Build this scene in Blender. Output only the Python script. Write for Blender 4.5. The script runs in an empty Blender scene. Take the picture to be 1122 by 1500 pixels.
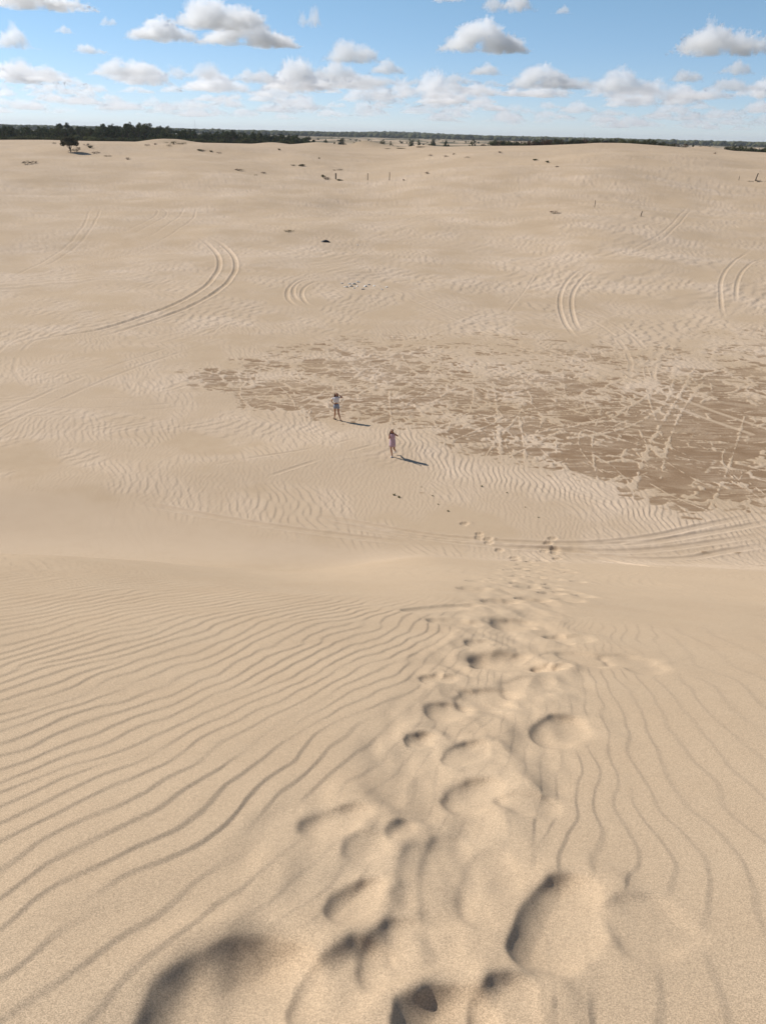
import bpy, bmesh, math, random
import numpy as np
from mathutils import Vector, Matrix

rng = np.random.default_rng(7)
random.seed(7)
scene = bpy.context.scene
col = scene.collection

# ------------------------------------------------------------------ camera
F, CX, CY = 1127.0, 561.0, 750.0            # lens measured on the 1122 x 1500 photograph
EYE = np.array([0.0, 0.0, 15.0])
PITCH, ROLL = math.radians(26.24), math.radians(1.33)
rot = Matrix.Rotation(math.pi/2 - PITCH, 4, 'X') @ Matrix.Rotation(ROLL, 4, 'Z')
cam_d = bpy.data.cameras.new('camera')
cam = bpy.data.objects.new('camera', cam_d)
col.objects.link(cam)
cam.matrix_world = Matrix.Translation(Vector(EYE)) @ rot
cam_d.sensor_fit = 'VERTICAL'
cam_d.angle = 2*math.atan(750/F)
cam_d.clip_start = 0.05
cam_d.clip_end = 150000
scene.camera = cam
_R = np.array(rot.to_3x3())

def ray(px, py):
    d = _R @ np.array([px-CX, -(py-CY), -F])
    return d/np.linalg.norm(d)

# ------------------------------------------------------------------ noise
_pt = rng.permutation(256).astype(np.int32)
_pt = np.concatenate([_pt, _pt])
_ga = rng.uniform(0, 2*np.pi, 256).astype(np.float32)
_gx, _gy = np.cos(_ga), np.sin(_ga)

def perlin(x, y, seed=0):
    x = np.asarray(x, np.float32) + np.float32(seed*17.31)
    y = np.asarray(y, np.float32) + np.float32(seed*9.73)
    xi = np.floor(x).astype(np.int32); yi = np.floor(y).astype(np.int32)
    xf = x-xi; yf = y-yi
    u = xf*xf*xf*(xf*(xf*6-15)+10); v = yf*yf*yf*(yf*(yf*6-15)+10)
    def g(ix, iy, dx, dy):
        h = _pt[_pt[ix & 255] + (iy & 255)]
        return _gx[h]*dx + _gy[h]*dy
    a = g(xi, yi, xf, yf); b = g(xi+1, yi, xf-1, yf)
    c = g(xi, yi+1, xf, yf-1); d = g(xi+1, yi+1, xf-1, yf-1)
    return (a + u*(b-a) + v*(c-a + u*(a-b-c+d)))*1.5

def fbm(x, y, octv=4, seed=0, gain=0.5):
    t = 0; a = 1.0; s = 0
    for o in range(octv):
        t = t + a*perlin(x*2**o, y*2**o, seed+o*3); s += a; a *= gain
    return t/s

def sstep(a, b, x):
    t = np.clip((x-a)/(b-a), 0, 1)
    return t*t*(3-2*t)

def interp(x, xs, ys):
    return np.interp(x, xs, ys)

# ------------------------------------------------------------------ base relief of the ground
def el_az(px, py):
    d = ray(px, py)
    return math.asin(d[2]), math.atan2(d[0], d[1])

CREST_R = 380.0
_crest_px = [(0,206),(60,205.5),(100,206),(130,206.5),(200,207.5),(260,208.5),(330,210),(400,211.5),(460,213.5),
             (500,217),(540,218),(600,217.5),(640,215.5),(700,214),(760,213.5),(800,213),(840,211),(870,209.5),(920,210),
             (960,213.5),(1000,216),(1060,220.5),(1122,224)]
_caz, _cz = [], []
for _p in _crest_px:
    _d = ray(*_p)
    _caz.append(math.atan2(_d[0], _d[1])); _cz.append(15 + CREST_R*_d[2]/math.hypot(_d[0], _d[1]))

_saz = np.linspace(-1.2, 1.2, 600)
_sz = np.interp(_saz, _caz, _cz)
_ker = np.exp(-(np.arange(-14, 15)/6.0)**2); _ker /= _ker.sum()
_sz = np.convolve(np.pad(_sz, 14, mode='edge'), _ker, 'valid')
# mounds: (px, py of the foot centre, R, radius along az, radius along R, height)
MOUNDS = []
def add_mound(px, R, rw, rd, h):
    a = math.atan2(*ray(px, 215)[:2])
    MOUNDS.append((R*math.sin(a), R*math.cos(a), math.sin(a), math.cos(a), rw, rd, h))
add_mound(545, 395, 11, 9, 2.3)
add_mound(532, 400, 6, 8, 1.6)
add_mound(255, 372, 9, 8, 1.4)
add_mound(228, 365, 7, 7, 0.9)
add_mound(300, 300, 14, 12, 1.0)
add_mound(400, 372, 7, 7, 0.9)
add_mound(470, 390, 10, 8, 1.6)
add_mound(1035, 400, 8, 8, 1.5)
add_mound(618, 385, 7, 7, 1.2)
add_mound(480, 236, 3.2, 3.0, 0.75)
add_mound(488, 232, 6, 3.5, 0.6)
add_mound(850, 210, 40, 22, 1.6)
add_mound(1000, 250, 38, 26, 1.2)
add_mound(130, 285, 12, 9, 0.8)
add_mound(700, 225, 26, 18, 1.0)
add_mound(300, 160, 18, 9, 0.5)
add_mound(950, 150, 26, 10, 0.55)

def H0(x, y):
    x = np.asarray(x, np.float64); y = np.asarray(y, np.float64)
    R = np.hypot(x, y); az = np.arctan2(x, np.maximum(y, 1e-3))
    # the dune under the camera
    L = sstep(2.0, -5.0, x); Rr = sstep(1.0, 6.0, x)
    a = 0.43 - 0.03*L + 0.025*Rr
    b = 0.53 + 0.08*L - 0.005*Rr
    w = 0.7
    yb = 7.2 + 2.0*sstep(-0.5, -5.5, x) - 0.7*sstep(0.5, 5, x)
    sp = np.logaddexp(0, (y-yb)/w)*w
    yy = np.where(y > 0, y, 0.35*y)
    zs = 13.42 - a*yy - (b-a)*sp
    zs = np.where(y < -3, np.maximum(zs, 13.4 + (-3-y)*0.02), zs)
    # the plain beyond
    zc = np.interp(az, _saz, _sz)
    g = 0.85*sstep(50, 330, R) + 0.15*sstep(150, 380, R)
    fade = sstep(55, 110, R)
    zf = zc*g
    zf = zf + fade*(fbm(x/38, y/30, 3, 3)*0.9 + fbm(x/90, y/60, 2, 9)*1.2)*(1-0.75*sstep(300, 380, R))
    zf = zf + 0.10*fbm(x/9, y/7, 2, 21)*sstep(30, 45, R)*(1-sstep(300, 380, R))
    for mx, my, s, c, rw, rd, h in MOUNDS:
        u = (x-mx)*c - (y-my)*s; v = (x-mx)*s + (y-my)*c
        q = (u/rw)**2 + (v/rd)**2
        zf = zf + h*np.exp(-q)*np.where(q < 12, 1.0, 0)
    # beyond the crest: lower overgrown dunes, then the wooded plain
    far = sstep(385, 480, R)
    zfar = 3.0 + 3.2*fbm(x/170, y/170, 4, 31)*(1-sstep(1500, 2400, R)) + 9.0*np.exp(-((az-0.012)/0.05)**2)*sstep(2300, 3800, R) \
        + 3.0*sstep(2200, 6000, R)*fbm(x/900, y/900, 2, 5)
    left = sstep(-0.07, -0.13, az)
    zfar = zfar + left*(1-sstep(560, 700, R))*2.5
    zf = zf*(1-far) + zfar*far
    k = 0.5 + 1.3*L
    m = np.maximum(zs, zf)
    d = np.abs(zs-zf)
    h = np.maximum(k-d, 0)/k
    base = m + h*h*k*0.25
    u_ = (x+17.5)*0.37 - (y-31)*0.93; v_ = (x+17.5)*0.93 + (y-31)*(-0.37)
    base = base + 0.15*np.exp(-((v_*0+(-u_)-0.2)/2.6)**2)*sstep(-14, -3, v_)*sstep(22, 10, v_)
    base = base + 0.05*fbm(x/2.6, y/2.6, 2, 61)*sstep(26, 9, R)
    return base

def px_hit(px, py):
    d = ray(px, py)
    t = np.geomspace(0.8, 9000, 6000)
    P = EYE[None] + t[:, None]*d[None]
    f = P[:, 2] - H0(P[:, 0], P[:, 1])
    i = int(np.argmax(f < 0))
    if i == 0:
        i = len(t)-1
    t0, t1 = t[i-1], t[i]; f0, f1 = f[i-1], f[i]
    tt = t0 + (t1-t0)*f0/(f0-f1+1e-12)
    return EYE + tt*d

def at_R(px, R, py=210):
    d = ray(px, py); a = math.atan2(d[0], d[1])
    return R*math.sin(a), R*math.cos(a)

# ------------------------------------------------------------------ the ground sheet (polar grid, finer where it is near)
def make_rows():
    Rs = [0.45]
    while Rs[-1] < 14000:
        R = Rs[-1]
        z = float(13.42-0.43*R-0.1*max(0, R-9)) if R < 25.5 else (0.0 if R < 55 else 7.5*min(1, (R-55)/280))
        hgt = 15-z
        dep = math.atan2(hgt, R)
        slope = (0.43 if R < 9 else 0.53) if R < 25.5 else (-0.02 if R < 380 else 0.0)
        # change of view angle per metre forward
        dth = math.cos(dep)**2*abs(hgt/R**2 - slope/R)
        dR = 0.86/1250.0/max(dth, 1e-9)
        dR = min(max(dR, 0.0035), 0.012*R)
        Rs.append(R+dR)
    return np.array(Rs)
RS = make_rows()
AZ = np.linspace(-0.765, 0.765, 1560)
NR, NA = len(RS), len(AZ)
print('grid', NR, NA)
RR = RS[:, None].astype(np.float64); AA = AZ[None, :]
X = RR*np.sin(AA); Y = RR*np.cos(AA)

def ripple(x, y, lam, th, seed, spread=0.16, band=0.12, n=9):
    """wind ripples with natural forks: phase and strength of a narrow band of waves.
    th: direction of the crests, measured from +y towards +x"""
    r = np.random.default_rng(seed)
    re = 0; im = 0
    for i in range(n):
        t = th + r.normal(0, spread); k = 2*np.pi/lam*(1+r.normal(0, band))
        ph = (x*math.cos(t) - y*math.sin(t))*k + r.uniform(0, 2*np.pi)
        ph = ph.astype(np.float32)
        re = re + np.cos(ph); im = im + np.sin(ph)
    return re, im

def saw(re, im, lee=0.22, full=3.0):
    """asymmetric ripple profile in 0..1 (slow rise, short lee face)"""
    p = (np.arctan2(im, re)/(2*np.pi)) % 1.0
    amp = np.minimum(np.hypot(re, im)/full, 1.0)
    up = p/(1-lee); dn = (1-p)/lee
    h = np.minimum(up, dn)
    h = h*h*(3-2*h)*0.55 + h*0.45
    return (h-0.5)*amp

Z = H0(X, Y)
RIP = np.zeros(X.shape, np.float32)      # wind ripples, kept apart so that wheels and feet can wipe them
DAMP = np.zeros(X.shape, np.float32)
TINT = np.zeros(X.shape, np.float32)

def rows(r0, r1):
    return slice(int(np.searchsorted(RS, r0)), int(np.searchsorted(RS, r1)))

def seg_dist(pts, sl):
    x = X[sl]; y = Y[sl]
    best = np.full(x.shape, 1e9); along = np.zeros(x.shape); acc = 0.0
    for (ax, ay), (bx, by) in zip(pts[:-1], pts[1:]):
        dx, dy = bx-ax, by-ay; L2 = dx*dx+dy*dy+1e-12
        t = np.clip(((x-ax)*dx+(y-ay)*dy)/L2, 0, 1)
        d = (x-ax-t*dx)**2 + (y-ay-t*dy)**2
        m = d < best
        along = np.where(m, acc + t*math.sqrt(L2), along)
        best = np.where(m, d, best); acc += math.sqrt(L2)
    return np.sqrt(best), along, acc

def smooth_pts(P, n=6):
    P = np.array(P, float)
    if len(P) < 3:
        return P
    out = []
    Q = np.vstack([2*P[0]-P[1], P, 2*P[-1]-P[-2]])
    for i in range(1, len(Q)-2):
        for k in range(n):
            t = k/n
            out.append(0.5*((2*Q[i]) + (-Q[i-1]+Q[i+1])*t + (2*Q[i-1]-5*Q[i]+4*Q[i+1]-Q[i+2])*t*t
                            + (-Q[i-1]+3*Q[i]-3*Q[i+1]+Q[i+2])*t**3))
    out.append(P[-1])
    return np.array(out)

def box_of(pts, mar):
    r = np.hypot(pts[:, 0], pts[:, 1]); a = np.arctan2(pts[:, 0], pts[:, 1])
    r0 = max(0.4, r.min()-mar); da = mar/max(r0, 0.5)
    return (slice(int(np.searchsorted(RS, r0)), int(np.searchsorted(RS, r.max()+mar))),
            slice(int(np.searchsorted(AZ, a.min()-da)), int(np.searchsorted(AZ, a.max()+da))))

def world_line(px_pts):
    return np.array([px_hit(*p)[:2] for p in px_pts])

# ---- damp firm floor between the dunes: where the blown sand layer is thin
_poly = world_line([(225,548),(300,528),(420,497),(560,478),(700,478),(860,492),(1000,478),(1160,470),(1180,745),(1120,742),
                    (1075,752),(1000,762),(950,738),(900,718),(830,702),(760,690),(700,682),(650,660),(600,638),(520,628),(420,625),(345,612),(300,585)])
def poly_sd(P, x, y):
    inside = np.zeros(x.shape, bool); best = np.full(x.shape, 1e9)
    n = len(P)
    for i in range(n):
        ax, ay = P[i]; bx, by = P[(i+1) % n]
        c = (ay > y) != (by > y)
        xi = (bx-ax)*(y-ay)/((by-ay) if abs(by-ay) > 1e-9 else 1e-9)+ax
        inside ^= c & (x < xi)
        dx, dy = bx-ax, by-ay
        t = np.clip(((x-ax)*dx+(y-ay)*dy)/(dx*dx+dy*dy), 0, 1)
        best = np.minimum(best, (x-ax-t*dx)**2+(y-ay-t*dy)**2)
    d = np.sqrt(best)
    return np.where(inside, d, -d)
s = rows(24, 95)
x = X[s]; y = Y[s]
sd = poly_sd(_poly, x, y)
rag = fbm(x/1.1, y/1.3, 3, 91)
cover = sstep(-0.9, 2.4, sd + 1.1*rag)
rightness = sstep(2, 16, x + 0.15*(40-y))
wxx = x + 0.8*fbm(x/2.5, y/2.0, 2, 44); wyy = y + 0.5*fbm(x/2.2, y/1.8, 2, 45)
n1 = fbm(wxx/2.6, wyy/1.5, 4, 41, 0.6); n2 = fbm(wxx/0.55, wyy/0.42, 3, 51); n3 = fbm(wxx/8.0, wyy/4.5, 2, 47)
fld = n1*1.0 + n2*0.50 + n3*0.50 + 0.20 - 0.08*rightness + 0.52*rightness*sstep(54, 40, y) - 0.48*sstep(47, 66, y) - 0.05*sstep(-4, -11, x)
def cells(x, y, seed):
    """distance between the nearest and second nearest of scattered points: small along the seams of a mosaic"""
    xi = np.floor(x).astype(np.int32); yi = np.floor(y).astype(np.int32)
    f1 = np.full(x.shape, 9.0); f2 = np.full(x.shape, 9.0)
    for i in (-1, 0, 1):
        for j in (-1, 0, 1):
            h = _pt[_pt[(xi+i) & 255] + ((yi+j+seed) & 255)]
            d = np.hypot(xi+i+0.5+0.48*_gx[h]-x, yi+j+0.5+0.48*_gy[h]-y)
            f2 = np.minimum(f2, np.maximum(f1, d)); f1 = np.minimum(f1, d)
    return f2-f1
seam = cells(wxx/1.5, wyy/1.25, 3); seam2 = cells(wxx/0.62+9, wyy/0.55, 8)
fld = fld + 0.55*(sstep(0.0, 0.30, seam)-0.72) + 0.30*(sstep(0, 0.35, seam2)-0.7)*(1-0.6*rightness)
fld = fld - 0.75*sstep(0.18, 0.5, perlin(wxx/2.1, wyy/1.9, 57))*sstep(-0.1, 0.3, perlin(x/0.4, y/0.4, 58)+0.1)
fld = fld - (1-cover)*1.2
dust = sstep(-0.15, 0.35, fbm(wxx/2.2, wyy/0.35, 3, 48) + 0.5*n3 + 0.25*sstep(38, 55, y) - 0.1)
s_d = s
FLD = fld
# trodden lines and wheel tracks that drag dry sand over the damp floor
def drag(pts, wdt, amt):
    pts = np.asarray(pts)
    sl = box_of(pts, wdt*4)
    r0 = max(sl[0].start, s_d.start); r1 = min(sl[0].stop, s_d.stop)
    if r1 <= r0: return
    sl = (slice(r0, r1), sl[1])
    d, al, _ = seg_dist(pts, sl)
    wob = np.clip(0.75 + 1.1*perlin(X[sl]/0.45, Y[sl]/0.45, 77) + 0.7*perlin(X[sl]/1.6, Y[sl]/1.6, 78), 0.05, 2.2)
    v = sstep(1.0, 0.3, d/(wdt*wob))
    FLD[r0-s_d.start:r1-s_d.start, sl[1]] -= amt*v
for L_, w_, a_ in [
    ([(795,632),(850,622),(905,604),(945,582),(958,562),(962,535),(966,505)], 0.24, 1.3),
    ([(832,642),(890,634),(940,616),(972,592),(984,565),(988,530)], 0.24, 1.3),
    ([(742,775),(738,720),(733,660),(728,600),(722,560)], 0.26, 1.3),
    ([(772,712),(768,660),(760,610)], 0.16, 1.0),
    ([(928,715),(945,665),(972,615),(1000,570),(1020,535)], 0.26, 1.2),
    ([(968,700),(978,650),(1000,600),(1030,560)], 0.22, 1.1),
    ([(985,660),(970,640),(955,600),(945,560),(940,520)], 0.14, 0.9),
    ([(600,650),(660,618),(730,585),(800,560)], 0.14, 1.0),
    ([(640,655),(700,630),(780,600),(850,590)], 0.12, 0.9),
    ([(500,612),(560,592),(610,570),(660,545)], 0.12, 0.9),
    ([(520,622),(590,598),(650,590),(720,600)], 0.12, 0.9),
    ([(700,690),(720,655),(750,620),(770,590)], 0.12, 0.9),
    ([(880,720),(870,680),(868,640),(880,600)], 0.12, 0.9),
    ([(1040,745),(1060,700),(1075,660),(1090,610)], 0.15, 0.9),
    ([(660,650),(780,655),(900,668),(1000,700)], 0.10, 0.8)]:
    drag(smooth_pts(world_line(L_)), w_*0.75, a_*0.8)
for i in range(260):
    cx = rng.uniform(-9, 19); cy = rng.uniform(31, 58)
    if cx < -2 and cy > 52: continue
    th = rng.choice([rng.normal(0.15, 0.25), rng.normal(1.1, 0.4), rng.normal(-0.9, 0.5), rng.normal(1.45, 0.2)])
    ln = rng.uniform(0.8, 5); bend = rng.normal(0, 0.22)
    P = [(cx+math.sin(th+bend*t)*ln*t, cy+math.cos(th+bend*t)*ln*t) for t in np.linspace(-1, 1, 7)]
    drag(np.array(P), rng.uniform(0.045, 0.11), rng.uniform(0.4, 1.15))
d0 = sstep(-0.13, 0.14, FLD)*(0.93+0.25*fbm(x/1.7, y/1.2, 3, 66))
DAMP[s] = d0*(1-0.38*dust)
Z[s] += 0.022*(1-sstep(-0.25, 0.06, FLD))*cover

# ---- ripples
# near dune: crests fan from about 22 degrees right of the view on the left to nearly straight on the right
trail = smooth_pts(world_line([(470,1560),(540,1330),(615,1190),(690,1060),(735,960),(745,905),(770,850),(785,810)]))
s = rows(0.4, 27)
x = X[s]; y = Y[s]
trd, _, _ = seg_dist(trail, (s, slice(0, NA)))
trail_w = 0.46 + 0.035*y
in_trail = sstep(1.12, 0.62, trd/trail_w + 0.35*perlin(x/0.45, y/0.6, 5))
th = 0.42 - 0.24*sstep(-0.7, 1.2, x)
wx = x + 0.15*fbm(x/1.1, y/1.5, 2, 12) + 0.040*perlin(x/0.26, y/0.42, 13) + 0.012*perlin(x/0.11, y/0.2, 17)
curv = np.where(x < 0.25, wx*np.cos(0.42) - y*np.sin(0.42), 0)
xx = wx; yy = y
# smoothly bending crests: integrate the direction across x
thx = np.linspace(-15, 15, 3001)
tv = 0.42 - 0.26*sstep(-0.9, 0.7, thx) + 0.13*sstep(0.9, 3.0, thx)
skew = np.tan(tv)
phx = wx - y*np.interp(wx - 0.28*y, thx, skew)
lamx = 0.135
re = 0; im = 0
r_ = np.random.default_rng(5)
for i in range(8):
    k = 2*np.pi/lamx*(1-0.12*sstep(0.3, 1.5, x))*(1+r_.normal(0, 0.075)); dt = r_.normal(0, 0.06)
    ph = ((phx*0.94 - dt*y)*k + r_.uniform(0, 2*np.pi)).astype(np.float32)
    re = re + np.cos(ph); im = im + np.sin(ph)
near = saw(re, im, 0.20, 1.6)
yb_ = 7.9 + 2.0*sstep(-0.5, -5.5, x) - 1.6*sstep(0.3, 3, x)
amp = 0.0088*sstep(0.9, -0.9, y - yb_ + 0.5*perlin(x/1.5, y/1.5, 8))
amp = amp*(1 - 0.55*sstep(0.3, 1.2, x - 0.05*y)*(0.6+0.8*(perlin(x/0.9, y/1.6, 14)*0.5+0.5)))
amp = amp*(0.8+0.35*perlin(x/1.0, y/1.4, 15))
RIP[s] += amp*near*(1-0.7*in_trail)
# slip slope and apron: fine ripples
re, im = ripple(x, y, 0.16, 1.30, 31, 0.10, 0.06, 7)
fine = saw(re, im, 0.3, 2.6)
RIP[s] += 0.005*fine*sstep(9.2, 11.5, y)*sstep(-0.2, 0.25, perlin(x/4, y/4, 16)+0.15)*(1-in_trail)
# churned sand of the trail
ch = fbm(x/0.42, y/0.85, 3, 22, 0.42)*0.085 - 0.022*np.abs(perlin(x/0.30+0.3*perlin(x/0.5, y/0.5, 25), y/0.55, 23))
ch = ch*sstep(0.9, 2.6, y) + (ch*0.30 + 0.030*perlin(x/0.17+0.5*perlin(x/0.5, y/0.7, 27), y/0.75, 28))*sstep(2.6, 0.9, y)
Z[s] += in_trail*ch*(0.75+0.1*sstep(5, 14, y))*(1-0.45*sstep(4, 9, y))

# floor and plain ripples: three families with their own patches
for (r0, r1, lam, thm, amp, seed, msk, thr, lee) in [
    (24, 60, 0.20, 0.05, 0.0075, 41, 5.0, -0.12, 0.3),
    (24, 75, 0.36, -0.25, 0.020, 42, 5.0, 0.05, 0.25),
    (34, 130, 0.55, 0.75, 0.028, 43, 5.0, 0.08, 0.25),
    (60, 230, 0.9, 0.55, 0.052, 44, 9.0, 0.05, 0.25),
    (80, 345, 1.5, 1.0, 0.080, 45, 17.0, 0.05, 0.25),
    (45, 240, 0.8, -0.8, 0.036, 46, 9.0, 0.10, 0.25)]:
    s = rows(r0, r1); x = X[s]; y = Y[s]
    wx = x + lam*1.4*perlin(x/(lam*9), y/(lam*9), seed)
    wy = y + lam*1.4*perlin(x/(lam*9), y/(lam*9), seed+7)
    re, im = ripple(wx, wy, lam, thm, seed, 0.38 if lam > 0.4 else 0.26, 0.22, 9)
    m = sstep(thr-0.12, thr+0.14, fbm(x/msk, y/msk, 3, seed+60))
    m = m*(1-(1-sstep(-0.4, 1.6, y-(31.6-0.29*(x+17.4)) + 0.8*perlin(x/2.5, y/2.5, 39)))*sstep(5, 1, x)*0.9)
    ed = sstep(r0, r0*1.12, RR[s])*sstep(r1, r1*0.85, RR[s])
    RIP[s] += amp*saw(re, im, lee, 2.6)*m*ed*(1-0.92*DAMP[s])
    TINT[s] += (0.30*m*ed).astype(np.float32)
# loose rippled drift along the near edge of the damp floor
s = rows(24, 50); x = X[s]; y = Y[s]
edge = np.exp(-((sd[:len(RS[s])] if False else poly_sd(_poly, x, y))+0.9)**2/1.6**2)
wx = x + 0.25*perlin(x/1.6, y/1.6, 95)
re, im = ripple(wx, y, 0.30, 0.08, 47, 0.16, 0.14, 8)
RIP[s] += 0.030*saw(re, im, 0.25, 2.4)*edge*(1-DAMP[s])*sstep(-3, 1, x)
TINT[s] += (0.5*edge*(1-DAMP[s])*sstep(-3, 2, x)).astype(np.float32)

# ---- wheel tracks: ruts with small berms
def rut(px_pts, wdt, depth):
    rut_w(smooth_pts(world_line(px_pts)), wdt, depth, wdt > 0.18)
def rut_w(pts, wdt, depth, whole=False):
    if np.hypot(pts[:, 0], pts[:, 1]).min() < 15: return
    sl = box_of(pts, wdt*3)
    d, al, tot = seg_dist(pts, sl)
    q = d/wdt
    en = sstep(0, 0.16, al/tot)*sstep(1, 0.80, al/tot)*(1.0 if whole else sstep(-0.55, 0.1, perlin(X[sl]/2.3, Y[sl]/2.3, 35)))
    nz = 0.75 + 0.6*perlin(X[sl]/(wdt*2.5), Y[sl]/(wdt*2.5), 33)
    prof = -depth*sstep(1.0, 0.55, q) + 0.75*depth*np.exp(-((q-1.35)/0.35)**2)*nz
    Z[sl] += prof*en + 0.25*depth*sstep(2.2, 1.2, q)*perlin(X[sl]/0.35, Y[sl]/0.35, 34)*en
    TINT[sl] += (0.15*np.exp(-((q-1.2)/0.6)**2)*en).astype(np.float32)
    DAMP[sl] *= 1-sstep(1.4, 0.7, q)*0.8
    RIP[sl] *= 1-sstep(2.0, 0.9, q)*0.9*en

BIG = [
 [(285,345),(305,358),(318,372),(322,388),(314,405),(298,422),(262,443),(210,463),(150,482),(60,497),(0,512)],
 [(300,345),(325,358),(340,372),(346,388),(340,405),(322,424),(285,446),(235,466),(170,487),(100,505)],
 [(150,302),(138,303),(130,312),(127,322),(118,337),(100,358),(70,380),(30,400),(0,415)],
 [(158,303),(148,306),(142,320),(130,340),(115,358),(88,378),(40,402)],
 [(225,303),(232,310),(218,322),(190,336),(150,352)], [(236,303),(245,312),(232,323),(205,338),(160,358)],
 [(288,300),(283,320),(262,335),(235,352),(190,372),(120,392),(50,408)], [(272,298),(262,318),(230,340),(180,362)],
 [(512,408),(470,404),(440,409),(424,421),(421,435),(431,446),(450,452)],
 [(505,412),(468,412),(449,419),(442,431),(449,444),(466,450)], [(495,409),(460,408),(435,416),(430,430),(438,444)],
 [(875,388),(850,395),(830,412),(820,435),(822,460),(835,485),(850,500)],
 [(885,391),(862,400),(845,418),(837,438),(840,465),(852,490)],
 [(1120,363),(1090,372),(1068,390),(1056,410),(1055,435),(1060,470)],
 [(1122,376),(1100,385),(1085,400),(1078,420),(1078,445)],
 [(1008,300),(990,320),(970,340),(935,360),(900,374)], [(1012,306),(996,326),(975,346),(945,362),(915,376)],
]
for k_, p in enumerate(BIG): rut(p, 0.27 if k_ < 2 else 0.20, 0.075 if k_ < 2 else 0.042)
MED = [
 [(575,484),(470,492),(380,497),(260,508),(180,517),(80,532),(0,548)], [(575,496),(430,505),(330,512),(240,520),(150,530),(60,545)],
 [(0,585),(110,583),(250,583),(330,575),(420,566)], [(0,598),(150,597),(260,590),(370,580)], [(0,612),(130,606),(240,598),(330,590)],
 [(800,385),(785,400),(765,430),(745,455),(735,472)], [(860,330),(838,352),(815,372),(800,386)],
 [(560,470),(600,450),(660,430),(720,420)], [(306,500),(312,488),(330,474),(360,466),(400,462)],
 [(533,350),(532,360),(520,375),(497,394)],
 [(560,648),(500,664),(440,682),(380,702)], [(530,640),(450,658),(360,672),(300,684)],
 [(600,470),(680,440),(760,425)], [(580,465),(640,445),(700,425)],
]
for p in MED: rut(p, 0.13, 0.018)
for i in range(26):  # older, half filled wheel tracks across the plain
    r0 = rng.uniform(62, 210); a0 = rng.uniform(-0.45, 0.45); hd = rng.uniform(0, 6.28); cv = rng.normal(0, 0.035)
    P = []; px_, py_ = r0*math.sin(a0), r0*math.cos(a0)
    for k in range(14):
        P.append((px_, py_)); hd += cv*3.0; px_ += 3.0*math.sin(hd)*(0.7+r0/150); py_ += 3.0*math.cos(hd)*(0.7+r0/150)
    P = np.array(P); T = np.gradient(P, axis=0); T /= np.linalg.norm(T, axis=1)[:, None]
    for s_ in (-0.8, 0.8):
        rut_w(P + s_*np.stack([T[:, 1], -T[:, 0]], 1), 0.17, 0.018)
FOOT = [
 [(430,748),(600,780),(700,791),(800,796),(880,795),(960,785),(1030,770),(1140,748)],
 [(450,762),(640,790),(760,801),(880,808),(960,805),(1040,795),(1140,780)],
 [(700,800),(820,806),(920,818),(1000,818),(1060,808),(1140,796)],
 [(820,812),(900,823),(980,832),(1110,836)],
 [(200,735),(320,758),(450,778),(620,798)],
 [(860,798),(950,794),(1040,780),(1140,762)],
]
for p in FOOT: rut(p, 0.19, 0.028)

# ---- footprints and slumps down the dune
def pit(px_pts, r, depth, rim=0.28, wall=0.66, brim=0.12):
    pts = world_line(px_pts) if len(px_pts) > 1 else np.repeat(world_line(px_pts), 2, 0) + np.array([[0, 0], [0.02, 0.05]])
    sl = box_of(pts, r*4)
    x = X[sl]; y = Y[sl]; mid = pts.mean(0); sd0 = float(mid[0]*7.1+mid[1]*3.3)
    wx = r*0.22*perlin(x/(r*3.0)+sd0, y/(r*3.0), 3) + r*0.07*perlin(x/(r*0.9), y/(r*0.9)+sd0, 4)
    wy = r*0.22*perlin(x/(r*3.0), y/(r*3.0)+sd0, 5) + r*0.07*perlin(x/(r*0.9)+sd0, y/(r*0.9), 6)
    best = np.full(x.shape, 1e9); cs_ = np.zeros(x.shape); n_ = len(pts)-1
    for i_, ((ax, ay), (bx, by)) in enumerate(zip(pts[:-1], pts[1:])):
        dx, dy = bx-ax, by-ay
        t = np.clip(((x+wx-ax)*dx+(y+wy-ay)*dy)/(dx*dx+dy*dy+1e-9), 0, 1)
        rr = r*(0.70+0.38*np.sin(np.pi*np.clip((i_+t)/n_*0.85+0.12, 0, 1)))
        ox = (x+wx-ax-t*dx)/rr; oy = (y+wy-ay-t*dy)/rr
        d_ = np.hypot(ox, oy); c_ = (0.80*ox-0.60*oy)/(d_+1e-6)
        d_ = d_/(1+0.9*sstep(-0.7, 1.0, c_))                  # the lit side has slid in and lies flatter
        m_ = d_ < best; best = np.where(m_, d_, best); cs_ = np.where(m_, c_, cs_)
    q = best
    ln = max(r, 0.5*np.ptp(pts[:, 1]) + 0.5*r)
    e_ = 1-q; e_ = np.where(e_ > brim, e_, brim*np.exp(np.minimum((e_-brim)/brim, 0)))*sstep(-3*brim, 0.8*brim, e_)     # slumped brim
    prof = -depth*(1-np.exp(-e_*r*wall/depth*1.5))
    away = ((x-mid[0])*0.5/r + (y-mid[1])*0.8/ln)
    prof += rim*depth*np.exp(-((q-1.45)/0.55)**2)*np.clip(0.5+0.4*away, 0.0, 1.4)*(0.8+0.6*perlin(x/(r*1.8), y/(r*1.8), 7))
    Z[sl] += prof
    RIP[sl] *= 1-0.8*sstep(1.7, 1.0, q)
    TINT[sl] -= (0.2*sstep(1.0, 0.6, q)).astype(np.float32)
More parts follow.
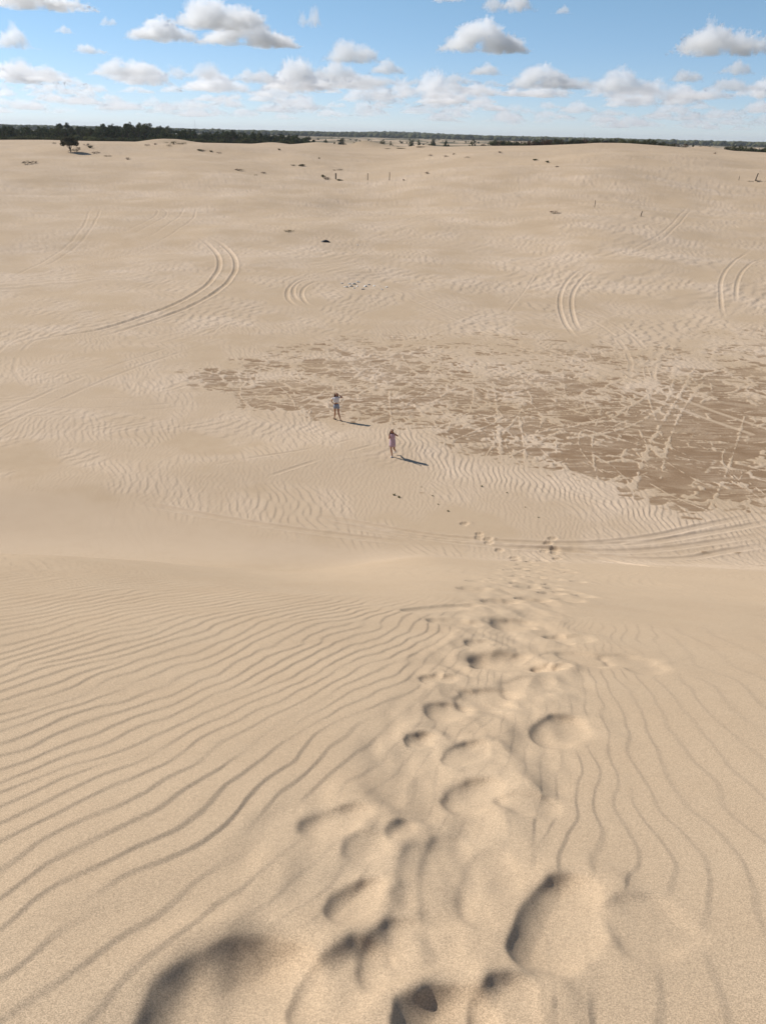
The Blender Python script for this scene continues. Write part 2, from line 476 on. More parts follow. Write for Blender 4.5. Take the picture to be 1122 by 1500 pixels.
PITS = [
 ([(262,1515),(300,1450),(345,1418),(378,1408)], 0.105, 0.105), ([(455,1470),(485,1430),(530,1390)], 0.062, 0.058),
 ([(492,1332),(515,1312),(538,1295)], 0.040, 0.044), ([(618,1510),(648,1475)], 0.080, 0.085), ([(712,1500),(735,1450)], 0.055, 0.060),
 ([(785,1395),(802,1340),(826,1295)], 0.072, 0.066), ([(925,1365),(935,1330)], 0.08, 0.022, 0.0, 0.5), ([(460,1208),(510,1192)], 0.06, 0.04),
 ([(575,1222),(590,1208)], 0.03, 0.03), ([(672,1168),(700,1150)], 0.075, 0.04), ([(745,1172),(790,1180)], 0.06, 0.03),
 ([(640,1330),(650,1230)], 0.06, 0.022, 0.1, 0.45), ([(700,1330),(710,1250)], 0.06, 0.020, 0.1, 0.45), ([(600,1400),(620,1250)], 0.07, 0.020, 0.1, 0.45), ([(555,1420),(590,1360)], 0.06, 0.025),
 ([(800,1078),(818,1055)], 0.075, 0.05), ([(603,1084),(618,1078)], 0.04, 0.04), ([(718,965),(742,972)], 0.14, 0.075), ([(790,976),(800,978)], 0.06, 0.06),
 ([(818,979)], 0.035, 0.03), ([(628,992),(645,994)], 0.06, 0.045), ([(690,1020),(708,1015)], 0.11, 0.04), ([(835,960),(858,968)], 0.10, 0.035),
 ([(640,1040),(660,1030)], 0.07, 0.03), ([(660,1110),(690,1090)], 0.05, 0.035), ([(600,893),(645,889),(685,886)], 0.075, 0.04),
 ([(635,907),(690,912)], 0.07, 0.045), ([(735,913),(755,910)], 0.12, 0.05), ([(690,943),(705,942)], 0.05, 0.03), ([(815,933),(835,934)], 0.10, 0.04),
 ([(900,965),(930,975)], 0.12, 0.03), ([(760,1010),(770,1000)], 0.10, 0.02), ([(520,1245),(535,1230)], 0.05, 0.02),
]
for p in PITS:
    near_ = p[0][0][1] > 1150
    pit(p[0], p[1]*(1.30 if near_ else 1.5), p[2]*(0.78 if near_ else 0.85), *p[3:], **(dict(brim=0.05) if near_ and p[2] > 0.04 else {}))
for zx, zy in [(97,35),(207,113),(207,138),(272,148),(280,175),(357,234),(470,290),(475,310),(570,322),(515,340),(605,345),(670,315),(690,240),
               (770,222),(720,180),(755,147),(770,253),(785,298),(520,375),(480,428),(605,433),(660,440),(755,450),(725,490),(740,520),(960,575),(600,390),(430,385),(880,400),(930,470)]:
    px, py = 660+zx/5.1, 760+zy/5.1
    pit([(px-2, py), (px+2, py-0.5)], 0.13, 0.05)
for zx, zy, hw in [(815,380,5),(510,402,5),(205,465,9),(365,450,7),(160,520,12),(530,485,10),(560,508,9),(730,555,8),(850,553,8),(340,610,12),(590,600,10),(850,605,9)]:
    px, py = 660+zx/5.1, 760+zy/5.1
    pit([(px-hw, py-0.6), (px+hw, py+0.4)], 0.14, 0.055)

# wind and slumping round off every edge of the trodden sand
s = rows(0.4, 9.5)
q = Z[s].copy()
for i in range(24):
    q[1:-1] = 0.25*q[:-2] + 0.5*q[1:-1] + 0.25*q[2:]
    q[:, 1:-1] = 0.25*q[:, :-2] + 0.5*q[:, 1:-1] + 0.25*q[:, 2:]
w_ = 0.12 + 0.85*sstep(3.4, 1.9, RR[s])
Z[s] = Z[s]*(1-w_) + q*w_
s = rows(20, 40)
TINT[s] += (0.42*sstep(23.0, 27.0, Y[s])*sstep(1.2, -0.8, Y[s]-(31.6-0.29*(X[s]+17.4)) + 0.8*perlin(X[s]/2.5, Y[s]/2.5, 39))*sstep(6, 0, X[s])).astype(np.float32)  # pale loose sand band, tinted lighter to offset the shade in this hollow
Z += RIP
# near-right and far soft lumps
s = rows(100, 385)
Z[s] += 0.10*fbm(X[s]/5, Y[s]/4, 2, 70)*sstep(100, 150, RR[s])*sstep(-0.05, 0.3, fbm(X[s]/40, Y[s]/30, 2, 71))
# scrubby ground colour beyond the crest
SCRUB = np.zeros(X.shape, np.float32)
s = rows(385, 15000)
SCRUB[s] = sstep(-0.12, 0.12, fbm(X[s]/60, Y[s]/90, 4, 81) + 0.03 + 0.6*sstep(1900, 2400, RR[s]) + 0.5*sstep(-0.09, -0.13, AA)*sstep(390, 420, RR[s]))*sstep(385, 410, RR[s])

def ground_z(x, y):
    r = math.hypot(x, y); a = math.atan2(x, y)
    i = min(max(int(np.searchsorted(RS, r))-1, 0), NR-2); j = min(max(int(np.searchsorted(AZ, a))-1, 0), NA-2)
    t = (r-RS[i])/(RS[i+1]-RS[i]); u = (a-AZ[j])/(AZ[j+1]-AZ[j]); t = min(max(t, 0), 1); u = min(max(u, 0), 1)
    return float((Z[i, j]*(1-u)+Z[i, j+1]*u)*(1-t) + (Z[i+1, j]*(1-u)+Z[i+1, j+1]*u)*t)

def build_ground():
    # the seen sector plus a coarser remainder that closes the circle round the camera
    ri = np.unique(np.concatenate([np.arange(0, NR, 5), [NR-1]]))
    az2 = np.linspace(AZ[-1], 2*np.pi+AZ[0], 240)[1:-1]
    X2 = RS[ri][:, None]*np.sin(az2)[None]; Y2 = RS[ri][:, None]*np.cos(az2)[None]
    Z2 = H0(X2, Y2)
    V = np.concatenate([np.stack([X, Y, Z], -1).reshape(-1, 3), np.stack([X2, Y2, Z2], -1).reshape(-1, 3)]).astype(np.float32)
    idx = np.arange(NR*NA, dtype=np.int32).reshape(NR, NA)
    q1 = np.stack([idx[:-1, :-1], idx[:-1, 1:], idx[1:, 1:], idx[1:, :-1]], -1).reshape(-1, 4)[:, ::-1]
    m = len(ri); n2 = len(az2)
    i2 = (NR*NA + np.arange(m*n2, dtype=np.int32)).reshape(m, n2)
    full = np.concatenate([idx[ri][:, -1:], i2, idx[ri][:, :1]], 1)
    q2 = np.stack([full[:-1, :-1], full[:-1, 1:], full[1:, 1:], full[1:, :-1]], -1).reshape(-1, 4)[:, ::-1]
    Q = np.concatenate([q1, q2]).astype(np.int32)
    inner = np.concatenate([idx[0, :-1], [idx[0, -1]], i2[0]])
    me = bpy.data.meshes.new('ground')
    nv = len(V)+1
    V = np.vstack([V, [[0, 0, float(Z[0].mean())]]]).astype(np.float32)
    tri = np.stack([np.full(len(inner), nv-1), np.roll(inner, -1), inner], -1).astype(np.int32)
    me.vertices.add(nv); me.vertices.foreach_set('co', V.ravel())
    loops = np.concatenate([Q.ravel(), tri.ravel()])
    me.loops.add(len(loops)); me.loops.foreach_set('vertex_index', loops)
    st = np.concatenate([np.arange(len(Q))*4, len(Q)*4+np.arange(len(tri))*3]).astype(np.int32)
    me.polygons.add(len(st)); me.polygons.foreach_set('loop_start', st)
    me.update(calc_edges=True)
    me.shade_smooth()
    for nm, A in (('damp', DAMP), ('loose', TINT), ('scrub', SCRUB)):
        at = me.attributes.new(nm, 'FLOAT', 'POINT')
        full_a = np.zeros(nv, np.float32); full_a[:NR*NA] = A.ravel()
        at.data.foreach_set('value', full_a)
    o = bpy.data.objects.new('ground', me); col.objects.link(o)
    o['kind'] = 'structure'
    return o

# ------------------------------------------------------------------ materials
def new_mat(name):
    m = bpy.data.materials.new(name); m.use_nodes = True
    nt = m.node_tree; nt.nodes.clear()
    return m, nt, nt.nodes.new, nt.links.new

def sand_material():
    m, nt, N, K = new_mat('sand')
    out = N('ShaderNodeOutputMaterial'); bs = N('ShaderNodeBsdfPrincipled')
    bs.inputs['Roughness'].default_value = 0.95; bs.inputs['Specular IOR Level'].default_value = 0.12
    K(bs.outputs[0], out.inputs[0])
    geo = N('ShaderNodeNewGeometry')
    def attr(n):
        a = N('ShaderNodeAttribute'); a.attribute_name = n; return a.outputs['Fac']
    def noise(scale, det, rough=0.5):
        n = N('ShaderNodeTexNoise'); n.inputs['Scale'].default_value = scale; n.inputs['Detail'].default_value = det
        n.inputs['Roughness'].default_value = rough; K(geo.outputs['Position'], n.inputs['Vector']); return n.outputs['Fac']
    def mix(f, a, b, mode='MIX'):
        n = N('ShaderNodeMix'); n.data_type = 'RGBA'; n.blend_type = mode
        for sock, v in ((n.inputs[0], f), (n.inputs[6], a), (n.inputs[7], b)):
            if hasattr(v, 'links'): K(v, sock)
            else: sock.default_value = v
        return n.outputs[2]
    def rng_(v, a, b, c, d):
        n = N('ShaderNodeMapRange'); K(v, n.inputs[0])
        for i, q in enumerate((a, b, c, d)): n.inputs[i+1].default_value = q
        return n.outputs[0]
    base = mix(rng_(noise(0.05, 4), 0.35, 0.65, 0, 1), (0.452, 0.328, 0.211, 1), (0.503, 0.370, 0.242, 1))
    base = mix(rng_(noise(1.3, 5, 0.6), 0.3, 0.7, 0, 0.5), base, (0.522, 0.394, 0.264, 1))
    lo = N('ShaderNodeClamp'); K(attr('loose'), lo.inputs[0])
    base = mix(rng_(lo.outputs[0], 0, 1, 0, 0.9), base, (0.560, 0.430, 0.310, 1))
    dampc = mix(rng_(noise(0.8, 5, 0.65), 0.3, 0.7, 0, 1), (0.240, 0.152, 0.086, 1), (0.305, 0.203, 0.122, 1))
    base = mix(attr('damp'), base, dampc)
    scr = mix(rng_(noise(0.06, 5, 0.7), 0.35, 0.65, 0, 1), (0.060, 0.058, 0.030, 1), (0.19, 0.15, 0.085, 1))
    base = mix(attr('scrub'), base, scr)
    # grains
    wn = N('ShaderNodeTexVoronoi'); wn.inputs['Scale'].default_value = 380; K(geo.outputs['Position'], wn.inputs['Vector'])
    sep = N('ShaderNodeSeparateColor'); K(wn.outputs['Color'], sep.inputs[0])
    gr = rng_(sep.outputs[0], 0, 1, 0.70, 1.30)
    comb = N('ShaderNodeCombineColor')
    for i in range(3): K(gr, comb.inputs[i])
    base = mix(1.0, base, comb.outputs[0], 'MULTIPLY')
    K(base, bs.inputs['Base Color'])
    bp = N('ShaderNodeBump'); bp.inputs['Strength'].default_value = 0.55; bp.inputs['Distance'].default_value = 0.0015
    K(noise(420, 2, 0.6), bp.inputs['Height'])
    K(bp.outputs[0], bs.inputs['Normal'])
    return m

ground = build_ground()
ground.data.materials.append(sand_material())

# ------------------------------------------------------------------ light
SUN_AZ, SUN_EL = math.radians(-64), math.radians(37)      # left of the view, over the plain
sd_ = Vector((math.sin(SUN_AZ)*math.cos(SUN_EL), math.cos(SUN_AZ)*math.cos(SUN_EL), math.sin(SUN_EL)))
sun_d = bpy.data.lights.new('sun', 'SUN'); sun_d.energy = 4.2; sun_d.angle = math.radians(0.53); sun_d.color = (1.0, 0.955, 0.89)
sun = bpy.data.objects.new('sun', sun_d); col.objects.link(sun)
sun.rotation_euler = sd_.to_track_quat('Z', 'Y').to_euler()
world = bpy.data.worlds.new('World'); scene.world = world; world.use_nodes = True
nt = world.node_tree; bg = nt.nodes['Background']
sky = nt.nodes.new('ShaderNodeTexSky'); sky.sky_type = 'NISHITA'; sky.sun_disc = False
sky.sun_elevation = SUN_EL; sky.sun_rotation = SUN_AZ
sky.altitude = 3500; sky.air_density = 1.0; sky.dust_density = 0.0; sky.ozone_density = 4.0
tc = nt.nodes.new('ShaderNodeTexCoord'); sx = nt.nodes.new('ShaderNodeSeparateXYZ'); nt.links.new(tc.outputs['Generated'], sx.inputs[0])
rp = nt.nodes.new('ShaderNodeMapRange'); nt.links.new(sx.outputs['Z'], rp.inputs[0]); rp.inputs[2].default_value = 0.14
mx = nt.nodes.new('ShaderNodeMix'); mx.data_type = 'RGBA'; nt.links.new(rp.outputs[0], mx.inputs[0])
mx.inputs[6].default_value = (1.03, 0.97, 1.07, 1); mx.inputs[7].default_value = (1.28, 1.28, 1.12, 1)       # a slightly moister air than the model's
ml = nt.nodes.new('ShaderNodeMix'); ml.data_type = 'RGBA'; ml.blend_type = 'MULTIPLY'; ml.inputs[0].default_value = 1
nt.links.new(sky.outputs[0], ml.inputs[6]); nt.links.new(mx.outputs[2], ml.inputs[7])
gb = nt.nodes.new('ShaderNodeMix'); gb.data_type = 'RGBA'; gs = nt.nodes.new('ShaderNodeMath'); gs.operation = 'LESS_THAN'
nt.links.new(sx.outputs['Z'], gs.inputs[0]); gs.inputs[1].default_value = -0.012; nt.links.new(gs.outputs[0], gb.inputs[0])
nt.links.new(ml.outputs[2], gb.inputs[6]); gb.inputs[7].default_value = (4.4, 4.0, 3.6, 1)       # unseen glow standing in for further land, added to light cloud undersides
nt.links.new(gb.outputs[2], bg.inputs[0]); bg.inputs[1].default_value = 0.085

vs = scene.view_settings
vs.view_transform = 'Standard'; vs.look = 'None'; vs.gamma = 1; vs.use_curve_mapping = False
vs.exposure = 0.32
scene.render.engine = 'CYCLES'
cy = scene.cycles
cy.use_denoising = True
cy.max_bounces = 48; cy.volume_bounces = 48; cy.transparent_max_bounces = 16

# ------------------------------------------------------------------ clouds: closed hulls full of scattering mist
CLOUD_H = 600.0
def tag(o, label=None, cat=None, group=None, kind=None):
    for k, v in (('label', label), ('category', cat), ('group', group), ('kind', kind)):
        if v: o[k] = v
    return o

_ctex = []
for nm, sc_, dp in (('cloud_lumps', 0.11, 1), ('cloud_tufts', 0.045, 1), ('cloud_wisps', 0.02, 1)):
    t = bpy.data.textures.new(nm, 'CLOUDS'); t.noise_scale = sc_; t.noise_depth = dp; t.noise_basis = 'ORIGINAL_PERLIN'; t.noise_type = 'HARD_NOISE'
    _ctex.append(t)

def cloud_mesh(seed, aspect, n=85):
    """a cumulus hull one unit wide with a flat base at z = 0; aspect = height / width"""
    r = np.random.default_rng(seed)
    bm = bmesh.new()
    humps = [(r.uniform(-0.38, 0.38), r.uniform(0.12, 0.28), r.uniform(0.55, 1.0)) for _ in range(3)]
    humps[0] = (r.uniform(-0.2, 0.2), 0.22, 1.0)
    if seed % 5 == 0: humps = [(-0.04, 0.30, 1.0), (0.28, 0.24, 0.7), (-0.30, 0.2, 0.62)]
    def env(x): return max(h*math.exp(-((x-c)/w)**2) for c, w, h in humps)
    for i in range(n):
        x = r.uniform(-0.46, 0.46); top = aspect*max(0.30 if seed % 5 == 0 else 0.16, env(x))*math.sqrt(max(0.05, 1-(x/0.5)**2))
        rad = min(r.uniform(0.16, 0.42)*top + 0.016, 0.11)
        z = r.uniform(0.35*rad, max(top-rad, 0.45*rad)); y = r.uniform(-0.22, 0.22)*math.sqrt(max(0.05, 1-(x/0.5)**2))
        bmesh.ops.create_icosphere(bm, subdivisions=2, radius=rad, matrix=Matrix.Translation((x, y, z)) @ Matrix.Diagonal((1.15, 1.15, 0.95, 1)))
    me = bpy.data.meshes.new('cloud'); bm.to_mesh(me); bm.free()
    o = bpy.data.objects.new('cloud_hull', me); col.objects.link(o)
    def remesh(v):
        m = o.modifiers.new('r', 'REMESH'); m.mode = 'VOXEL'; m.voxel_size = v
    def lumps(t, st):
        d = o.modifiers.new('d', 'DISPLACE'); d.texture = t; d.strength = st; d.mid_level = 0.35; d.texture_coords = 'LOCAL'
    remesh(0.011); lumps(_ctex[0], 0.13); remesh(0.0085); lumps(_ctex[1], 0.10); remesh(0.0058); lumps(_ctex[2], 0.04)
    dg = bpy.context.evaluated_depsgraph_get()
    me2 = bpy.data.meshes.new_from_object(o.evaluated_get(dg))
    bpy.data.objects.remove(o); bpy.data.meshes.remove(me)
    co = np.empty(len(me2.vertices)*3, np.float32); me2.vertices.foreach_get('co', co); co = co.reshape(-1, 3)
    zz = co[:, 2]; co[:, 2] = np.where(zz < 0.0, zz*0.3, zz)
    co[:, 2] -= co[:, 2].min(); co[:, 0] /= np.ptp(co[:, 0])
    me2.vertices.foreach_set('co', co.ravel()); me2.update(); me2.name = 'cloud'
    return me2, float(co[:, 2].max())

def mist(dens):
    m, nt, N, K = new_mat('cloud_mist')
    out = N('ShaderNodeOutputMaterial'); v = N('ShaderNodeVolumeScatter')
    v.inputs['Color'].default_value = (1, 1, 1, 1); v.inputs['Density'].default_value = dens; v.inputs['Anisotropy'].default_value = 0.42
    K(v.outputs[0], out.inputs['Volume'])
    return m

CLOUDS = [  # left, right, top, base on the photograph
 (236,402,-8,46,'broad cumulus cloud at the top edge, upper lobe of the large left cloud mass'),
 (178,300,19,63,'white cumulus cloud forming the left lower lobe of the large cloud mass'),
 (278,446,22,71,'grey based cumulus cloud forming the right lower lobe of the large cloud mass'),
 (434,476,2,43,'small ragged cloud just right of the large upper left cloud mass'),
 (-25,62,28,73,'white cumulus cloud cut by the left edge of the sky'),
 (-30,152,-25,15,'flat grey cloud in the top left corner of the sky'),
 (75,112,35,50,'tiny oval cloud above left between the edge cloud and the large cloud mass'),
 (144,173,22,39,'tiny wispy cloud just left of the large cloud mass'),
 (104,176,62,81,'low flat little cloud under the large cloud mass at left'),
 (466,560,54,94,'white puffy cloud in the upper middle trailing down to the right'),
 (538,596,82,110,'ragged cloud tail below right of the puffy middle cloud'),
 (632,779,20,81,'big bright dome shaped cumulus cloud right of the centre'),
 (700,790,-22,20,'cloud at the top edge right above the dome shaped cumulus'),
 (804,841,5,21,'tiny flat cloud alone in blue sky right of the dome shaped cumulus'),
 (966,1150,22,83,'large grey based cumulus cloud at the right edge of the sky'),
 (1040,1108,84,111,'smaller white cloud directly under the large right edge cumulus'),
 (628,682,-14,4,'sliver of cloud on the top edge left of the dome shaped cumulus'),
 (-20,132,86,126,'long cloud in the middle height bank at the left edge'),
 (164,256,84,127,'upright puffy cloud in the middle height bank left of centre'),
 (258,376,99,137,'long low cloud in the bank below the large cloud mass'),
 (378,496,92,134,'white domed cloud in the bank below the puffy middle cloud'),
 (564,672,94,147,'tall heaped cloud in the bank left below the dome shaped cumulus'),
 (668,746,89,111,'small flat cloud right under the dome shaped cumulus'),
 (666,748,115,141,'rounded low cloud second under the dome shaped cumulus'),
 (790,832,102,114,'tiny flat cloud floating over the low bank right of centre'),
 (818,868,114,133,'small rounded cloud on the low bank right of centre'),
 (876,932,104,137,'heaped cloud on the low bank left of the right edge clouds'),
 (974,1032,99,121,'small oval cloud below left of the large right edge cumulus'),
 (966,1034,124,154,'low heaped cloud under the small oval cloud at right'),
]
def put_cloud(me, top, x0, x1, y0, y1, mat, thick=1.0):
    xm = 0.5*(x0+x1); d = ray(xm, y1); el = math.asin(d[2])
    D = CLOUD_H/math.tan(max(el, 0.004)); az = math.atan2(d[0], d[1])
    dl = ray(x0, y1); dr = ray(x1, y1)
    W = D*(math.atan2(dr[0], dr[1])-math.atan2(dl[0], dl[1]))
    dt = ray(xm, y0); Ht = D*(math.tan(math.asin(dt[2]))-math.tan(el))
    o = bpy.data.objects.new('cloud', me); col.objects.link(o)
    o.location = (D*math.sin(az), D*math.cos(az), 15+CLOUD_H)
    o.rotation_euler = (0, 0, -az)
    o.scale = (W, W*thick, Ht/top)
    o.material_slots[0].link = 'OBJECT'; o.material_slots[0].material = mat
    return o, D
MISTS = {}
def mist_for(D, f=1.0):
    k = (round(math.log2(D/4900)*2)/2, f)
    if k not in MISTS: MISTS[k] = mist(f*0.020/2**k[0])
    return MISTS[k]
_protos = []
for i in range(9):
    me, top = cloud_mesh(100+i, [0.42, 0.36, 0.5, 0.34, 0.3, 0.45, 0.28, 0.38, 0.33][i])
    me.materials.append(None); _protos.append((me, top))
for i, (x0, x1, y0, y1, lab) in enumerate(CLOUDS):
    asp = (y1-y0)/(x1-x0)
    me, top = _protos[(i*4+1) % 9]
    D = CLOUD_H/math.tan(max(math.asin(ray(0.5*(x0+x1), y1)[2]), 0.004))
    o, D = put_cloud(me, top, x0, x1, y0, y1, mist_for(D), 0.9)
    tag(o, lab, 'cloud')
for i in range(235):
    xm = rng.uniform(-30, 1150); hz = 193 + 0.0233*(xm-480)
    lift = rng.uniform(16, 74) if i < 150 else rng.uniform(14, 34)
    w = rng.uniform(26, 85)*(0.55+lift/75); h = w*rng.uniform(0.2, 0.40)
    y1 = hz-lift
    me, top = _protos[int(rng.integers(0, 9))]
    D = CLOUD_H/math.tan(math.asin(ray(xm, y1)[2]))
    o, D = put_cloud(me, top, xm-w/2, xm+w/2, y1-h, y1, mist_for(D, 0.65 if lift < 34 else 0.9), rng.uniform(0.5, 0.9))
    tag(o, 'small pale cumulus cloud in the hazy bank low over the horizon', 'cloud', 'pale clouds banked low over the horizon')

# ------------------------------------------------------------------ plants
def foliage_mat(name, dark, light, trans=0.18):
    m, nt, N, K = new_mat(name)
    out = N('ShaderNodeOutputMaterial'); d = N('ShaderNodeBsdfDiffuse'); t = N('ShaderNodeBsdfTranslucent'); mx = N('ShaderNodeMixShader')
    mx.inputs[0].default_value = trans
    oi = N('ShaderNodeObjectInfo'); geo = N('ShaderNodeNewGeometry'); no = N('ShaderNodeTexNoise'); no.inputs['Scale'].default_value = 0.7
    K(geo.outputs['Position'], no.inputs['Vector'])
    a = N('ShaderNodeMath'); a.operation = 'MULTIPLY_ADD'; K(oi.outputs['Random'], a.inputs[0]); a.inputs[1].default_value = 0.5
    K(no.outputs['Fac'], a.inputs[2])
    mr = N('ShaderNodeMapRange'); K(a.outputs[0], mr.inputs[0]); mr.inputs[1].default_value = 0.35; mr.inputs[2].default_value = 1.1
    c = N('ShaderNodeMix'); c.data_type = 'RGBA'; K(mr.outputs[0], c.inputs[0]); c.inputs[6].default_value = (*dark, 1); c.inputs[7].default_value = (*light, 1)
    K(c.outputs[2], d.inputs[0]); K(c.outputs[2], t.inputs[0]); K(d.outputs[0], mx.inputs[1]); K(t.outputs[0], mx.inputs[2]); K(mx.outputs[0], out.inputs[0])
    return m
def plain_mat(name, colr, rough=0.8, var=0.15, scale=12.0, spec=0.3):
    m, nt, N, K = new_mat(name)
    out = N('ShaderNodeOutputMaterial'); b = N('ShaderNodeBsdfPrincipled'); b.inputs['Roughness'].default_value = rough
    b.inputs['Specular IOR Level'].default_value = spec
    tc = N('ShaderNodeTexCoord'); no = N('ShaderNodeTexNoise'); no.inputs['Scale'].default_value = scale; no.inputs['Detail'].default_value = 4
    K(tc.outputs['Object'], no.inputs['Vector'])
    c = N('ShaderNodeMix'); c.data_type = 'RGBA'; K(no.outputs['Fac'], c.inputs[0])
    c.inputs[6].default_value = (*[v*(1-var) for v in colr], 1); c.inputs[7].default_value = (*[min(1, v*(1+var)) for v in colr], 1)
    K(c.outputs[2], b.inputs['Base Color']); K(b.outputs[0], out.inputs[0])
    return m
M_PINE = foliage_mat('dark_needles', (0.036, 0.046, 0.025), (0.11, 0.125, 0.058))
M_BUSH = foliage_mat('dark_scrub_leaves', (0.045, 0.051, 0.028), (0.12, 0.12, 0.060))
M_OLIVE = foliage_mat('olive_leaves', (0.050, 0.057, 0.024), (0.110, 0.115, 0.050))
M_DRY = foliage_mat('dry_grass', (0.10, 0.078, 0.042), (0.21, 0.17, 0.095))
M_RED = foliage_mat('dead_brown_twigs', (0.060, 0.036, 0.024), (0.13, 0.085, 0.055))
M_GREYB = foliage_mat('grey_scrub_twigs', (0.085, 0.072, 0.052), (0.16, 0.135, 0.10))
M_BARK = plain_mat('bark', (0.075, 0.052, 0.038), 0.9)
M_DEADWOOD = plain_mat('dead_wood', (0.16, 0.12, 0.095), 0.9)
M_WOOD = plain_mat('weathered_post_wood', (0.11, 0.088, 0.066), 0.85)

def mesh_from(name, V, Fc, mat):
    me = bpy.data.meshes.new(name); me.from_pydata([tuple(v) for v in V], [], Fc); me.update()
    if mat: me.materials.append(mat)
    return me
def link(name, me, parent=None, loc=(0, 0, 0)):
    o = bpy.data.objects.new(name, me); col.objects.link(o); o.location = loc
    if parent: o.parent = parent
    return o
def leaf_mesh(name, blobs, n, size, seed, mat, fill=0.72, flat=0.0):
    """leaf-sized faces through the outer part of several lobes: (x, y, z, rx, rz)"""
    r = np.random.default_rng(seed)
    B = np.array(blobs, float); w = B[:, 3]*B[:, 3]+B[:, 3]*B[:, 4]; w /= w.sum()
    pick = r.choice(len(B), n, p=w)
    d = r.normal(size=(n, 3)); d /= np.linalg.norm(d, axis=1)[:, None]
    q = fill + (1.06-fill)*r.random(n)**0.7
    P = B[pick][:, :3] + d*q[:, None]*np.stack([B[pick][:, 3], B[pick][:, 3], B[pick][:, 4]], 1)
    nrm = d + r.normal(size=(n, 3))*0.55; nrm[:, 2] += 0.25; nrm /= np.linalg.norm(nrm, axis=1)[:, None]
    t = np.cross(nrm, r.normal(size=(n, 3))); t /= np.linalg.norm(t, axis=1)[:, None]; b = np.cross(nrm, t)
    sz = size*r.uniform(0.6, 1.35, n)[:, None]
    V = np.stack([P-t*sz*0.5, P+b*sz*0.38, P+t*sz*0.62, P-b*sz*0.34], 1).reshape(-1, 3)
    V[:, 2] = np.maximum(V[:, 2], 0.02)
    return mesh_from(name, V, [(4*i, 4*i+1, 4*i+2, 4*i+3) for i in range(n)], mat)
def tube(V, Fc, pts, rads, seg=6):
    base = len(V)
    pts = [Vector(p) for p in pts]
    for i, (p, rr) in enumerate(zip(pts, rads)):
        d = (pts[min(i+1, len(pts)-1)]-pts[max(i-1, 0)]).normalized()
        a = d.orthogonal().normalized(); b = d.cross(a)
        for k in range(seg):
            t = 2*math.pi*k/seg; V.append(p+a*math.cos(t)*rr+b*math.sin(t)*rr)
    for i in range(len(pts)-1):
        for k in range(seg):
            Fc.append((base+i*seg+k, base+i*seg+(k+1) % seg, base+(i+1)*seg+(k+1) % seg, base+(i+1)*seg+k))
    Fc.append(tuple(base+(len(pts)-1)*seg+k for k in range(seg)))
    Fc.append(tuple(base+k for k in reversed(range(seg))))

def tree_kind(seed):
    """unit tree (1 m tall, to be scaled): trunk with limbs, lobed crown down to low branches"""
    r = np.random.default_rng(seed)
    V, Fc = [], []
    lean = r.normal(0, 0.05, 2)
    tube(V, Fc, [(0, 0, -0.05), (lean[0]*0.5, lean[1]*0.5, 0.3), (lean[0], lean[1], 0.62), (lean[0]*1.2, lean[1]*1.2, 0.85)], [0.035, 0.028, 0.018, 0.006])
    blobs = []
    for i in range(int(r.integers(9, 14))):
        a = r.uniform(0, 2*math.pi); hz = r.uniform(0.22, 0.86); rad = (0.36*math.sin(min(1, (1.02-hz)*2.0)*math.pi/2))*r.uniform(0.35, 1.0)
        c = (lean[0]*hz+math.cos(a)*rad, lean[1]*hz+math.sin(a)*rad, hz)
        br = r.uniform(0.11, 0.19)*(1.1-0.35*hz)
        blobs.append((*c, br, br*r.uniform(0.65, 0.9)))
        tube(V, Fc, [(lean[0]*hz*0.7, lean[1]*hz*0.7, max(0.08, hz-0.16)), c], [0.014, 0.004], 4)
    blobs.append((lean[0], lean[1], 0.88, 0.11, 0.12))
    return mesh_from('trunk', V, Fc, M_BARK), leaf_mesh('crown', blobs, 1150, 0.062, seed, M_PINE, 0.55)
TREES = [tree_kind(300+i) for i in range(7)]
def plant(kind, x, y, h, w, label, cat, group=None, name='tree', crown_mat=None, sink=0.0):
    root = bpy.data.objects.new(name, None); col.objects.link(root)
    root.location = (x, y, ground_z(x, y)-sink); root.rotation_euler = (0, 0, random.uniform(0, 6.28)); root.scale = (w, w, h)
    tag(root, label, cat, group)
    tr, cr = kind
    link('trunk', tr, root); c = link('crown', cr, root)
    if crown_mat:
        c.material_slots[0].link = 'OBJECT'; c.material_slots[0].material = crown_mat
    return root
def z_at(px, py, R):
    d = ray(px, py); return 15 + R*d[2]/math.hypot(d[0], d[1])

# woodland on the left skyline: the treetop line read off the photograph
_tl = [(-60,185),(0,184),(40,185),(66,187),(84,184),(96,180),(112,185),(135,187),(152,183),(172,184),(190,181),(214,179.5),(228,182),(244,186),
       (262,189.5),(290,192.5),(320,193.5),(345,192.5),(372,195),(400,197),(425,199),(446,201),(462,204)]
_tx = [p[0] for p in _tl]; _ty = [p[1] for p in _tl]
k = 0
for row, (R0, drop) in enumerate([(560, -0.3), (520, 1.5), (482, 4.0), (450, 7.5)]):
    px = -70 + row*4
    while px < 462 - row*2:
        R = R0 + random.uniform(-14, 14)
        yt = float(np.interp(px, _tx, _ty)) + drop*(0.8 if px < 260 else 0.5) + random.choice([-3.2, -1, 0, 1, 3, 5, 6]) + random.uniform(-0.8, 1.2)
        x, y = at_R(px, R)
        h = max(z_at(px, yt, R) - ground_z(x, y), 2.6)
        w = min(h*random.uniform(0.8, 1.25), 11.5)
        plant(TREES[(k*3+row) % 7], x, y, h, w, 'dark evergreen tree in the dense woodland band along the left skyline', 'tree', 'woodland trees on the left skyline', crown_mat=random.choice([M_PINE, M_PINE, M_BUSH, M_OLIVE]))
        k += 1
        px += w/R*1010*random.uniform(0.40, 0.62)
